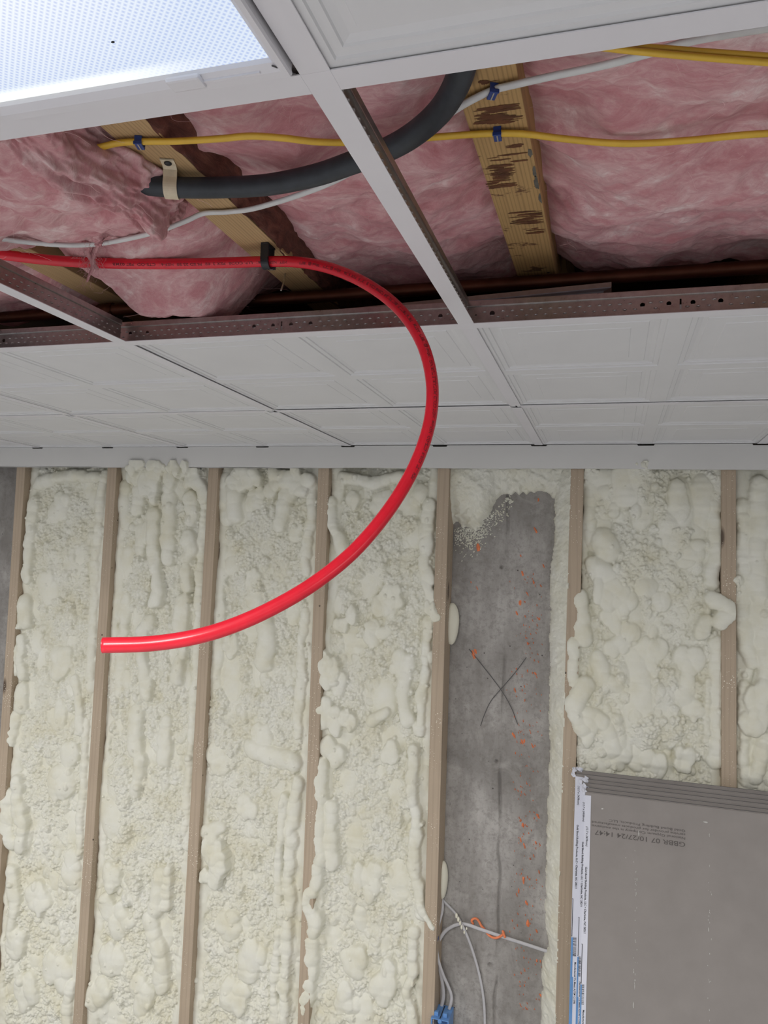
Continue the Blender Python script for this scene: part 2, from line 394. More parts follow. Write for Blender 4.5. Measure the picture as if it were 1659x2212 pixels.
# far parts of the ceiling, behind and beside the camera
for a, b in [((-4.5, -4.5), (XR-T, -0.72)), ((XR-T, -4.5), (XR, -0.72)), ((XR, -4.5), (4.0, -0.10)), ((XR+2*T, -0.10), (4.0, 2.31)), ((-4.5, -0.72), (XR-2*T, YA)), ((-4.5, YA), (XR-4*T, 2.31)), ((XR-2*T, -0.72), (XR-T, YL))]:
    struct(boxobj('ceiling', (a[0], a[1], ZC+0.002), (b[0], b[1], ZC+0.012), M['tile']))
# trim board along the head of the wall, notched at the tile seams
ft = CZ+H+0.001; fb = at(0, 1008, y=YW-0.018).z
def fascia():
    x0, x1 = -3.4, 1.6; top = ft; ring = [(x0, fb), (x1, fb), (x1, top)]
    xs = sorted([XR+k*T/2 for k in range(-9, 5)], reverse=True)
    for x in xs: ring += [(x+0.024, top), (x+0.022, top-0.0042), (x-0.022, top-0.0042), (x-0.024, top)]
    ring += [(x0, top)]
    # a slightly wavy lower edge
    rng = random.Random(5); low = []
    n = 60
    for i in range(1, n): low.append((x0+(x1-x0)*i/n, fb+rng.uniform(-0.0012, 0.0012)))
    ring = [ring[0]]+low+ring[1:]
    me = poly_with_holes(ring, [], 0.010)
    me.transform(Matrix.Translation((0, YW-0.013, 0)) @ Matrix.Rotation(PI/2, 4, 'X'))
    return me
struct(link('trim_1', fascia(), M['fascia']))

# ------------------------------------------------------------------ studs
stud_px = [((45, 1013), (5, 1660), 'leftmost stud, bare concrete on its left side'),
           ((242, 1014), (168, 2200), 'stud just behind the open end of the red pipe'),
           ((461, 1016), (397, 2200), 'stud crossed by the red pipe halfway along its lower sweep'),
           ((699, 1018), (655, 2200), 'stud crossed by the red pipe where it starts to rise'),
           ((958, 1020), (924, 2200), 'stud on the left edge of the bare concrete bay'),
           ((1247, 1021), (1214, 2200), 'stud on the right edge of the bare concrete bay'),
           ((1574, 1021), (1575, 1680), 'stud above the drywall stack near the right side')]
stud_x = []
for (t0, b0, txt) in stud_px:
    p, q = at(*t0, y=DS), at(*b0, y=DS)
    top, bot = CZ+0.34, 0.0
    def xz(z, p=p, q=q): return q.x+(p.x-q.x)*(z-q.z)/(p.z-q.z)
    bm = bmesh.new(); vs = box(bm, (-0.019, 0, 0), (0.019, 0.086, 1), None, 0.0015)
    for v in bm.verts:
        z = bot+(top-bot)*v.co.z; v.co = Vector((xz(z)+v.co.x, DS+v.co.y, z))
    o = mesh_obj('wall_stud', bm, M['stud'])
    tag(o, 'light brown wooden '+txt, 'stud', 'vertical studs against the concrete wall')
    stud_x.append(xz)

# ------------------------------------------------------------------ spray foam, one filling per stud bay
class Foam:
    def __init__(s, x0, x1, z0, z1, seed, step=0.0019):
        s.rng = np.random.default_rng(seed); s.x0, s.z0, s.st = x0, z0, step
        s.nx = int((x1-x0)/step)+1; s.nz = int((z1-z0)/step)+1
        s.xs = x0+np.arange(s.nx)*step; s.zs = z0+np.arange(s.nz)*step
        s.X, s.Z = np.meshgrid(s.xs, s.zs); s.h = np.zeros((s.nz, s.nx)); s.soft = np.zeros((s.nz, s.nx), np.float32)
    def noise(s, cell): return vnoise(s.nx, s.nz, (s.nx*s.st)/cell, (s.nz*s.st)/cell, s.rng)
    def dome(s, x, z, r, top, k=1.0, soft=False, rz=None):
        """round lump of radius r whose crown stands top above the concrete"""
        rz = rz or r; st = s.st
        i0 = max(0, int((x-r-s.x0)/st)); i1 = min(s.nx, int((x+r-s.x0)/st)+2)
        j0 = max(0, int((z-rz-s.z0)/st)); j1 = min(s.nz, int((z+rz-s.z0)/st)+2)
        if i0 >= i1 or j0 >= j1: return
        d2 = ((s.xs[i0:i1]-x)/r)[None, :]**2 + ((s.zs[j0:j1]-z)/rz)[:, None]**2
        g = np.where(d2 < 1, top - k*r*(1-np.sqrt(np.maximum(0, 1-d2))), -1)
        sub = s.h[j0:j1, i0:i1]; m = g > sub
        sub[m] = g[m]
        if soft: s.soft[j0:j1, i0:i1][m] = 1
        else: s.soft[j0:j1, i0:i1][m] *= 0.6
    def hat(s, x, z):
        i = min(max(int((x-s.x0)/s.st), 0), s.nx-1); j = min(max(int((z-s.z0)/s.st), 0), s.nz-1); return s.h[j, i]
def mpx(p): return depth(p)/FPX
def foam_bay(label, xl, xr, beads, lumps, seed, group='foam fillings between the studs', zlo=CZ-1.80, zhi=CZ+0.31, rough=1.0, popc=1.0, mid_=1.0, rise=0.0, drop=0.004):
    mid = CZ-0.6
    a, b = min(xl(zlo), xl(zhi))+0.019, max(xr(zlo), xr(zhi))-0.019
    F = Foam(a-0.034, b+0.034, zlo, zhi, seed); rng = F.rng
    L = xl(F.Z)+0.019; Rr = xr(F.Z)-0.019
    inside = (F.X > L-0.004) & (F.X < Rr+0.004)
    base = 0.055 + rise + (0.005*F.noise(0.16) + 0.003*F.noise(0.06))*(1+rise*60)
    base0 = np.where(inside, base, 0.02)
    span = lambda z, m: xl(z)+m+(xr(z)-xl(z)-2*m)*rng.random()
    F.h = base0.copy()
    # broad swellings, some long and drooping
    for _ in range(int(110*rough)):
        z = rng.uniform(zlo, zhi); r = 0.016+0.034*rng.random()**1.6; x = span(z, 0.02+r*0.8)
        F.dome(x, z, r, F.hat(x, z)+r*rng.uniform(0.12, 0.34), rng.uniform(0.35, 0.7), rz=r*rng.uniform(0.8, 2.3), soft=rng.random() < 0.35)
    # the first bead sprayed along each stud
    for side, f in ((1, xl), (-1, xr)):
        z = zhi; rr = 0.018
        while z > zlo:
            rr = min(max(rr+rng.normal(0, 0.0016), 0.011), 0.024)
            x = f(z)+side*(0.019+rr*0.80)
            F.dome(x, z, rr, 0.066+0.004*math.sin(z*9+seed), 0.55, soft=True, rz=rr*1.2)
            z -= rr*0.35
    for pts, rp, top in beads:
        P = smooth_path([at(px, py, y=DS+0.012) for px, py in pts], 14)
        r = abs(rp*mpx(P[len(P)//2])); acc = 0; seg = rng.uniform(0.7, 1.5)*r; k = 1.0; last = P[0]; off = 0
        for p in P:
            acc += (p-last).length; last = p
            if acc > seg: acc = 0; seg = rng.uniform(0.8, 2.4)*r; k = rng.uniform(0.78, 1.12); off = rng.normal(0, 0.10)*r
            ph = 1-0.10*(abs(acc/seg-0.5)*2)**2
            F.dome(p.x+off, p.z, r*k*ph*1.08, (top-0.003)*ph**0.35, 0.72, soft=True)
    for px, py, rp, top in lumps:
        p = at(px, py, y=DS+0.01); r = rp*mpx(p)
        if top < 0.1: top -= drop
        for _ in range(7):
            F.dome(p.x+rng.normal(0, r*0.36), p.z+rng.normal(0, r*0.42), r*rng.uniform(0.45, 0.8), (top-0.003)*rng.uniform(0.94, 1.0), 0.5, soft=True, rz=r*rng.uniform(0.5, 1.1))
        F.dome(p.x, p.z, r*0.85, top-0.006, 0.5, soft=True)
    # uneven rise pushes everything out of shape
    def warp(a1, c1, a2, c2):
        dx = (a1*F.noise(c1)+a2*F.noise(c2))/F.st; dz = (a1*F.noise(c1)+a2*F.noise(c2))/F.st
        I, J = np.meshgrid(np.arange(F.nx), np.arange(F.nz))
        fx = np.clip(I+dx, 0, F.nx-1.001); fz = np.clip(J+dz, 0, F.nz-1.001)
        i0 = fx.astype(int); j0 = fz.astype(int); a = fx-i0; b_ = fz-j0
        def smp(A): return (A[j0, i0]*(1-a)+A[j0, i0+1]*a)*(1-b_)+(A[j0+1, i0]*(1-a)+A[j0+1, i0+1]*a)*b_
        F.h = smp(F.h); F.soft = smp(F.soft)
    warp(0.0030, 0.06, 0.0010, 0.020)
    den = F.noise(0.07)+0.6*F.noise(0.03)
    def cell(x, z): return min(max(int((z-F.z0)/F.st), 0), F.nz-1), min(max(int((x-F.x0)/F.st), 0), F.nx-1)
    S0 = F.h.copy()
    for _ in range(int(2600*mid_)):
        z = rng.uniform(zlo, zhi); x = span(z, 0.024); c = cell(x, z)
        if F.soft[c] > 0.5 and rng.random() < 0.992: continue
        r = 0.006+0.013*rng.random()**1.8
        F.dome(x, z, r, S0[c]+r*rng.uniform(0.3, 0.8), 0.95, rz=r*rng.uniform(0.7, 1.6))
    warp(0.0009, 0.022, 0.0005, 0.008)
    S0 = F.h.copy()
    for _ in range(int(34000*popc)):
        z = rng.uniform(zlo, zhi); x = span(z, 0.022); c = cell(x, z)
        if den[c] < rng.uniform(-1.3, 0.9): continue
        if F.soft[c] > 0.5 and rng.random() < 0.992: continue
        r = 0.0023+0.0052*rng.random()**2.2
        F.dome(x, z, r, S0[c]+r*rng.uniform(0.45, 1.25), 1.0)
    F.h += 0.0012*F.noise(0.03)*F.soft + 0.0006*vnoise(F.nx, F.nz, 3, (zhi-zlo)/0.011, rng)*F.soft
    F.h += (0.0004*F.noise(0.006)+0.0006*F.noise(0.014))*np.clip(1-1.1*F.soft, 0, 1)*(F.h > 0.03)
    F.h += 0.0008*F.noise(0.03)*(F.h > 0.03)
    instud = (F.X < L) | (F.X > Rr)
    keep = (~instud & (F.h > 0.03)) | (F.h > 0.084)
    # beyond the far side of each stud nothing is left over
    keep &= (F.X > L-0.034) & (F.X < Rr+0.034)
    F.h = np.where(instud & (F.h <= 0.0885), np.minimum(F.h, 0.080), F.h)
    me = grid_mesh('spray_foam', F.X, YC-F.h, F.Z, keep, F.soft)
    o = link('spray_foam', me, M['foam'])
    return tag(o, label, 'spray foam', group)
A_b = [([(72, 1085), (66, 1130), (60, 1190), (55, 1250)], 14, .092), ([(50, 1300), (48, 1340)], 19, .094), ([(38, 1400), (32, 1450)], 15, .092), ([(45, 1380), (47, 1460)], 11, .095),
       ([(45, 1490), (40, 1525)], 18, .094), ([(30, 1545), (22, 1600)], 15, .092), ([(222, 1025), (212, 1100), (205, 1200), (200, 1300), (195, 1400), (190, 1480)], 14, .080),
       ([(182, 1560), (176, 1650), (172, 1750), (164, 1850)], 11, .080), ([(160, 1470), (168, 1530), (166, 1580)], 12, .088), ([(36, 1690), (40, 1760), (50, 1780), (40, 1830)], 15, .098),
       ([(15, 1720), (12, 1770), (20, 1820)], 18, .096), ([(75, 1045), (130, 1028), (200, 1032)], 15, .085), ([(22, 1880), (30, 1950), (20, 2020)], 13, .088), ([(150, 2130), (140, 2212)], 14, .088)]
A_l = [(125, 1680, 38, .090), (150, 1890, 30, .088), (30, 2040, 28, .092), (125, 1090, 26, .085), (95, 1270, 28, .085), (120, 1420, 30, .086), (80, 1950, 30, .088), (120, 2100, 34, .088), (60, 2150, 30, .09), (120, 1560, 24, .086)]
B_b = [([(262, 1050), (262, 1090), (268, 1130)], 17, .076), ([(327, 1110), (330, 1180), (338, 1270), (332, 1300)], 17, .094), ([(320, 1340), (306, 1380), (308, 1450), (314, 1500)], 16, .090),
       ([(298, 1060), (296, 1100)], 16, .090), ([(300, 1140), (300, 1190)], 14, .082), ([(362, 1070), (360, 1140), (362, 1210)], 17, .090), ([(408, 1075), (415, 1110), (410, 1125)], 18, .095), ([(333, 1050), (333, 1085)], 9, .095),
       ([(405, 1160), (412, 1190), (402, 1205)], 17, .096), ([(400, 1230), (402, 1270)], 15, .094), ([(395, 1295), (392, 1330), (388, 1350)], 17, .095), ([(393, 1400), (392, 1415)], 12, .092), ([(385, 1432), (382, 1468)], 15, .098),
       ([(440, 1080), (432, 1200), (425, 1350), (418, 1500), (410, 1600), (400, 1700), (394, 1800)], 12, .080), ([(265, 1290), (255, 1400), (250, 1500)], 14, .074), ([(345, 1890), (338, 1930), (330, 1965)], 18, .092),
       ([(318, 1985), (340, 2060), (345, 2130)], 20, .094), ([(355, 1560), (352, 1640)], 16, .088), ([(290, 1540), (285, 1620)], 18, .086), ([(430, 1040), (436, 1075)], 12, .097), ([(300, 1640), (290, 1720)], 14, .088), ([(362, 1880), (355, 1960)], 11, .09)]
B_l = [(300, 1022, 20, .1), (325, 1040, 24, .104), (345, 1022, 14, .104), (366, 1036, 19, .102), (395, 1018, 14, .104), (420, 1030, 20, .104), (300, 1010, 16, .122), (332, 1006, 15, .124), (385, 1010, 14, .122), (410, 1008, 10, .12), (350, 1012, 12, .118),
       (230, 2080, 32, .092), (210, 2150, 30, .094), (240, 1900, 26, .09), (260, 1990, 30, .09), (270, 1470, 18, .082), (310, 2150, 30, .092), (225, 1960, 22, .088)]
C_b = [([(485, 1030), (480, 1090), (487, 1125)], 17, .080), ([(672, 1040), (668, 1120), (660, 1180), (657, 1240)], 13, .080), ([(622, 1060), (608, 1110), (600, 1135)], 20, .094), ([(658, 1320), (650, 1400), (645, 1500), (640, 1590)], 11, .082),
       ([(640, 1690), (630, 1760), (625, 1850), (622, 1970)], 15, .092), ([(612, 1720), (605, 1800), (602, 1900), (607, 1990)], 11, .094), ([(617, 1990), (615, 2100), (612, 2212)], 14, .092), ([(600, 2010), (595, 2100), (590, 2212)], 10, .094),
       ([(565, 1340), (575, 1380), (568, 1430)], 22, .090), ([(500, 1060), (505, 1110)], 20, .088), ([(540, 1620), (600, 1640), (625, 1650)], 22, .090), ([(470, 1790), (440, 1800)], 16, .088)]
C_l = [(512, 1030, 22, .096), (545, 1024, 22, .097), (598, 1030, 26, .098), (640, 1040, 26, .1), (650, 1062, 16, .1), (545, 1080, 24, .082), (540, 1255, 17, .086), (500, 1400, 20, .084), (455, 1840, 22, .098), (472, 1862, 22, .1), (460, 1895, 20, .1), (440, 1890, 14, .098),
       (560, 1590, 26, .088), (470, 1650, 30, .086), (530, 1750, 26, .088), (480, 2000, 34, .088), (540, 2080, 32, .088), (500, 2160, 30, .09)]
D_b = [([(712, 1080), (718, 1130), (738, 1190)], 14, .092), ([(928, 1090), (918, 1170), (920, 1240), (930, 1290), (938, 1318)], 15, .095), ([(925, 1340), (920, 1420), (910, 1500), (905, 1580)], 12, .086),
       ([(692, 1650), (690, 1700), (688, 1780), (692, 1850)], 15, .094), ([(692, 1850), (680, 1905), (664, 1940), (670, 1968), (684, 1988), (676, 2012)], 15, .099), ([(672, 2025), (670, 2080), (664, 2140), (655, 2212)], 17, .095),
       ([(714, 1740), (712, 1800), (716, 1870)], 16, .092), ([(893, 1620), (890, 1690), (900, 1780), (895, 1860), (905, 1940), (912, 1975)], 13, .094), ([(908, 1950), (926, 1985), (934, 1998)], 8, .102), ([(893, 2010), (888, 2080), (884, 2150), (890, 2212)], 12, .09),
       ([(735, 1030), (800, 1040), (860, 1030)], 14, .084), ([(880, 1430), (870, 1500), (880, 1560)], 16, .088), ([(800, 1560), (830, 1540)], 14, .092), ([(910, 1060), (900, 1080)], 18, .09)]
D_l = [(935, 1320, 15, .104), (700, 1432, 17, .100), (715, 1452, 20, .1), (712, 1550, 30, .098), (740, 1555, 20, .094), (760, 1322, 15, .094), (740, 1350, 14, .09), (830, 1300, 24, .088), (850, 1290, 20, .09), (720, 1630, 26, .094), (840, 1625, 22, .09),
       (760, 1080, 18, .09), (830, 1095, 26, .088), (800, 1380, 26, .086), (860, 1440, 22, .088), (790, 1900, 28, .088), (760, 2080, 30, .088), (830, 2130, 32, .09), (730, 1480, 20, .092), (740, 2170, 22, .09)]
F_b = [([(1276, 1040), (1273, 1120), (1285, 1180)], 16, .078), ([(1300, 1060), (1330, 1075), (1325, 1110)], 14, .088), ([(1302, 1165), (1312, 1190)], 25, .098), ([(1288, 1222), (1310, 1245)], 25, .1), ([(1252, 1290), (1258, 1330), (1260, 1380)], 18, .100), ([(1240, 1385), (1236, 1450), (1240, 1470)], 13, .100),
       ([(1262, 1480), (1245, 1512), (1240, 1540), (1258, 1572)], 22, .108), ([(1292, 1420), (1302, 1462), (1330, 1480)], 20, .092), ([(1543, 1085), (1546, 1170), (1542, 1260)], 17, .086), ([(1538, 1295), (1566, 1306), (1572, 1325), (1550, 1345)], 19, .112),
       ([(1520, 1340), (1515, 1370)], 15, .1), ([(1550, 1390), (1548, 1500), (1545, 1640)], 19, .086), ([(1528, 1470), (1524, 1600)], 8, .086), ([(1300, 1560), (1330, 1620)], 24, .094), ([(1270, 1540), (1300, 1560)], 20, .1), ([(1480, 1090), (1530, 1100)], 14, .08)]
F_l = [(1318, 1282, 32, .102), (1345, 1292, 26, .1), (1300, 1262, 24, .098), (1330, 1330, 30, .094), (1362, 1360, 22, .094), (1345, 1390, 24, .092), (1495, 1200, 27, .094), (1430, 1300, 24, .088), (1498, 1430, 28, .092), (1480, 1500, 27, .092), (1490, 1535, 22, .094), (1265, 1560, 24, .104),
       (1340, 1625, 26, .092), (1410, 1650, 26, .086), (1480, 1640, 24, .09), (1410, 1420, 30, .084), (1360, 1480, 22, .086), (1275, 1030, 14, .088), (1320, 1032, 18, .09), (1350, 1050, 18, .088)]
G_b = [([(1605, 1090), (1612, 1160), (1606, 1250), (1612, 1350), (1622, 1430)], 18, .088), ([(1640, 1050), (1645, 1130), (1632, 1200), (1640, 1290)], 22, .098), ([(1608, 1480), (1605, 1600), (1607, 1690)], 13, .084), ([(1655, 1340), (1650, 1420), (1655, 1470)], 20, .094), ([(1650, 1600), (1630, 1680)], 18, .09)]
G_l = [(1640, 1500, 30, .104), (1640, 1550, 30, .106), (1650, 1200, 26, .098), (1680, 1300, 34, .092), (1690, 1450, 34, .09)]
xr_end = lambda z: 0.7115+0*z
foam_bay('lumpy cream spray foam filling the leftmost stud bay', stud_x[0], stud_x[1], A_b, A_l, 11)
foam_bay('cream spray foam spilling over the trim board, behind the pipe end', stud_x[1], stud_x[2], B_b, B_l, 12)
foam_bay('cream spray foam bay crossed by the low middle of the red pipe', stud_x[2], stud_x[3], C_b, C_l, 13)
foam_bay('cream spray foam bay left of the bare concrete bay', stud_x[3], stud_x[4], D_b, D_l, 14, popc=1.2)
foam_bay('smooth folded cream spray foam above the drywall stack', stud_x[5], stud_x[6], F_b, F_l, 15, rough=1.5, popc=0.5, mid_=0.55, rise=0.010, drop=0.004)
foam_bay('cream spray foam in the bay cut by the right photo edge', stud_x[6], xr_end, G_b, G_l, 16, rough=1.2, popc=0.25, mid_=0.3, rise=0.010)
def fringe():
    """foam sprayed only along the head and the right stud of the concrete bay"""
    zlo, zhi = CZ-1.80, CZ+0.31; xl, xr = stud_x[4], stud_x[5]
    F = Foam(-0.50, -0.085, zlo, zhi, 21); rng = F.rng
    edge_px = [(1196, 1075), (1200, 1110), (1198, 1170), (1192, 1215), (1188, 1260), (1190, 1330), (1188, 1400), (1190, 1440), (1184, 1520), (1190, 1600), (1186, 1700), (1182, 1800), (1180, 1900), (1180, 1990), (1184, 2040), (1172, 2080), (1172, 2140), (1167, 2212), (1165, 2400)]
    E_ = [at(px, py, y=YC) for px, py in edge_px]
    ez = np.array([p.z for p in E_][::-1]); ex = np.array([p.x for p in E_][::-1])
    left = np.interp(F.zs, ez, ex)[:, None] + 0.0022*F.noise(0.02) + 0.0012*F.noise(0.006)
    Rr = xr(F.Z)-0.019; t = np.clip((F.X-left)/(Rr-left), -1, 1.2)
    strip = np.where(t > 0, 0.012+0.074*np.clip(t, 0, 1)**0.62, 0)
    # head part, with the slanting lobe on the left
    top_px = [(975, 1140), (985, 1125), (1005, 1140), (1030, 1143), (1045, 1130), (1058, 1110), (1072, 1080), (1085, 1068), (1105, 1069), (1130, 1064), (1155, 1060), (1180, 1063), (1195, 1075), (1240, 1085)]
    P = [at(px, py, y=YC) for px, py in top_px]
    low = np.interp(F.xs, [p.x for p in P], [p.z for p in P])[None, :] + 0.004*F.noise(0.012)
    up = F.Z-low
    head = np.where(up > 0, 0.006+0.070*(1-np.exp(-np.maximum(up, 0)/0.055)), 0)
    head *= (F.X > xl(F.Z)+0.004)
    h = np.maximum(strip, head)
    h += (h > 0)*(0.0022*F.noise(0.022)+0.0011*F.noise(0.009)+0.0006*F.noise(0.005))*np.clip(h/0.02, 0, 1)
    hs = 0.0012*vnoise(F.nx, F.nz, 2, (zhi-zlo)/0.012, rng); h += (strip > head)*hs
    keep = (h > 0.004) & (F.X < Rr+0.002)
    F.h = np.where(h > 0.004, h, 0)
    # overspray crumbs below the lobe
    for _ in range(1000):
        px = rng.normal(1020, 40); py = 1140+abs(rng.normal(0, 22))-max(0, px-1030)*1.0
        p = at(px, py, y=YC); r = 0.0006+0.0010*rng.random()**2
        if 982 < px < 1110: F.dome(p.x, p.z, r*1.4, 0.003+r, 0.8)
    keep |= (F.h > 0.0015) & (F.X < Rr+0.002)
    o = link('spray_foam', grid_mesh('spray_foam', F.X, YC-F.h, F.Z, keep), M['foam'])
    tag(o, 'smooth cream foam fringe along top and right of bare concrete bay', 'spray foam', 'foam fillings between the studs')
fringe()
def blob(label, pts_px, y, rx, ry):
    """a foam bulge squeezed out beside a stud, lens shaped"""
    c = at(*pts_px, y=y); bm = bmesh.new()
    bmesh.ops.create_uvsphere(bm, u_segments=28, v_segments=18, radius=1)
    rng = random.Random(int(pts_px[1]))
    for v in bm.verts:
        k = 1+0.05*math.sin(3*v.co.z+rng.random()*0.2)
        v.co = Vector((c.x+v.co.x*rx*k, c.y+v.co.y*0.02, c.z+v.co.z*ry*(1+0.1*v.co.x)))
    o = mesh_obj('foam_blob', bm, M['foam_smooth'], None, True)
    tag(o, label, 'foam blob', 'foam bulges beside the concrete bay stud')
blob('half-round cream foam bulge poking out beside stud, upper one on concrete', (974, 1347), YC-0.02, 0.026, 0.066)
blob('cream foam drip beside stud just above the grey cables', (955, 1900), YC-0.02, 0.018, 0.058)

# ------------------------------------------------------------------ marks and small things in the concrete bay
def splatter():
    bm = bmesh.new(); rng = random.Random(8)
    spots = [(1163, 1080, 4), (1186, 1095, 3), (1157, 1145, 5), (1033, 1183, 7), (1125, 1200, 5), (1180, 1204, 5), (1174, 1222, 4), (1129, 1238, 5), (1124, 1302, 6), (1117, 1325, 5), (1165, 1337, 5), (1023, 1415, 9), (1028, 1408, 6), (1157, 1456, 5), (1110, 1588, 7), (1128, 1602, 5),
             (1162, 1762, 6), (1125, 1772, 5), (1130, 1782, 6), (1125, 1814, 5), (1133, 1826, 5), (1158, 1820, 4), (1137, 1950, 6), (1131, 1900, 5), (1140, 1995, 7), (1159, 2010, 5), (1168, 2150, 5), (1160, 2075, 4), (1018, 1258, 4), (1031, 1270, 5), (1139, 1282, 4), (1153, 1258, 4), (1168, 1265, 3), (1140, 1390, 4), (1133, 1600, 5), (1150, 1610, 4), (1112, 1490, 4), (1160, 1560, 3)]
    for _ in range(230):
        yy = rng.uniform(1240, 2180); spots.append((rng.gauss(1145-(yy-1240)*0.012, 16), yy, rng.uniform(1.0, 2.6)))
    for px, py, r in spots:
        if px > 1176: continue
        c = at(px, py, y=YC); rr = r*mpx(c)*0.8
        n = 9; ang = rng.random()*6; el = rng.uniform(1, 2.4)
        top = bm.verts.new((c.x, c.y-0.0062-rr*0.25, c.z)); ring = []
        for k in range(n):
            a = 2*PI*k/n; q = rr*rng.uniform(0.55, 1.15); dx, dz = q*math.cos(a)*0.75, q*math.sin(a)*el
            ring.append(bm.verts.new((c.x+dx*math.cos(ang*0.1)-dz*math.sin(ang*0.1), c.y-0.0020, c.z+dz)))
        for k in range(n): bm.faces.new((top, ring[k], ring[(k+1) % n]))
    o = mesh_obj('orange_splatter', bm, M['orange'])
    tag(o, 'small orange sealant dabs and smears on the bare concrete', 'sealant splatter', None, 'stuff')
splatter()
bm = bmesh.new()
for pts in ([(1013, 1402), (1040, 1435), (1082, 1490), (1105, 1530), (1118, 1565)], [(1137, 1420), (1115, 1450), (1085, 1485), (1060, 1515), (1046, 1545), (1038, 1568)]):
    tube(bm, smooth_path([at(px, py, y=YC-0.0052) for px, py in pts], 8), 0.0007, 0.0012, 6)
tag(mesh_obj('pencil_cross', bm, M['pencil']), 'large thin dark pencil cross drawn on the bare concrete', 'pencil mark')
def cable(label, pts, mat, ru, rv, name='electrical_cable', group=None, n=10, ref=Vector((0, 0, 1)), cat='cable'):
    bm = bmesh.new(); tube(bm, smooth_path(pts, n), ru, rv, 12, True, ref)
    o = mesh_obj(name, bm, mat, None, True); tag(o, label, cat, group); return o
yc = YC-0.012
Yr = Vector((0, 1, 0)); gg = 'grey cables in the bare concrete bay'
cable('grey cable looping from the stud across concrete to the right foam strip', [at(px, py, y=y) for px, py, y in [(932, 2125, YC-.028), (940, 2055, YC-.03), (955, 2020, YC-.028), (975, 2002, YC-.026), (1002, 1996, YC-.022), (1040, 2008, YC-.016), (1090, 2025, YC-.012), (1140, 2041, YC-.012), (1185, 2056, YC-.014)]], M['grey_cable'], 0.0052, 0.003, group=gg, ref=Yr)
cable('grey cable running from behind stud down across the bare concrete', [at(px, py, y=y) for px, py, y in [(948, 1930, YC-.006), (957, 1945, YC-.008), (985, 1975, YC-.012), (1003, 2008, YC-.030), (1018, 2045, YC-.018), (1033, 2095, YC-.012), (1043, 2145, YC-.010), (1047, 2190, YC-.010), (1048, 2260, YC-.010)]], M['grey_cable'], 0.0042, 0.003, group=gg, ref=Yr)
cable('grey cable dropping along the stud into left knockout of blue box', [at(px, py, y=y) for px, py, y in [(954, 1938, YC-.01), (955, 1965, YC-.025), (946, 2000, YC-.045), (941, 2027, YC-.052), (945, 2070, YC-.045), (955, 2120, YC-.035), (958, 2150, YC-.030), (953, 2178, YC-.032)]], M['grey_cable'], 0.0055, 0.0032, group=gg, ref=Yr)
cable('grey cable bowing right into right knockout of blue box', [at(px, py, y=y) for px, py, y in [(941, 2028, YC-.056), (946, 2070, YC-.055), (957, 2105, YC-.050), (968, 2130, YC-.045), (975, 2150, YC-.042), (974, 2166, YC-.042), (970, 2180, YC-.042)]], M['grey_cable'], 0.0048, 0.003, group=gg, ref=Yr)
bm = bmesh.new(); tube(bm, smooth_path([at(px, py, y=y) for px, py, y in [(1022, 1996, YC-.010), (1019, 1988, YC-.014), (1026, 1984, YC-.016), (1033, 1988, YC-.014), (1040, 2000, YC-.012), (1048, 2009, YC-.006), (1056, 2020, YC-.008), (1068, 2026, YC-.014), (1080, 2023, YC-.016), (1088, 2016, YC-.018), (1086, 2012, YC-.020), (1091, 2025, YC-.020)]], 8), 0.0036, 0.0036, 10)
tag(mesh_obj('orange_cord', bm, M['orange'], None, True), 'curly orange sealant cord twisted round the grey cable', 'cord')
bm = bmesh.new(); c = at(941, 2027, y=YC-.062); box(bm, c+Vector((-0.008, -0.006, -0.006)), c+Vector((0.008, 0.010, 0.006)), None, 0.001)
tag(mesh_obj('cable_staple', bm, M['blue_plastic']), 'small navy blue staple holding grey cables to the stud side', 'staple')
# foam drips stuck to the crossing cables
bm = bmesh.new()
for px, py, r in [(986, 1978, .006), (990, 1986, .006), (994, 1994, .005), (997, 2003, .005), (1003, 2014, .004), (1008, 2006, .003)]:
    p = at(px, py, y=YC-.034); m = Matrix.Translation(p) @ Matrix.Diagonal((0.7, 0.6, 1.4, 1)); bmesh.ops.create_icosphere(bm, subdivisions=2, radius=r, matrix=m)
tag(mesh_obj('foam_drip', bm, M['foam_smooth'], None, True), 'little cream foam drip stuck where the grey cables cross', 'foam drip')
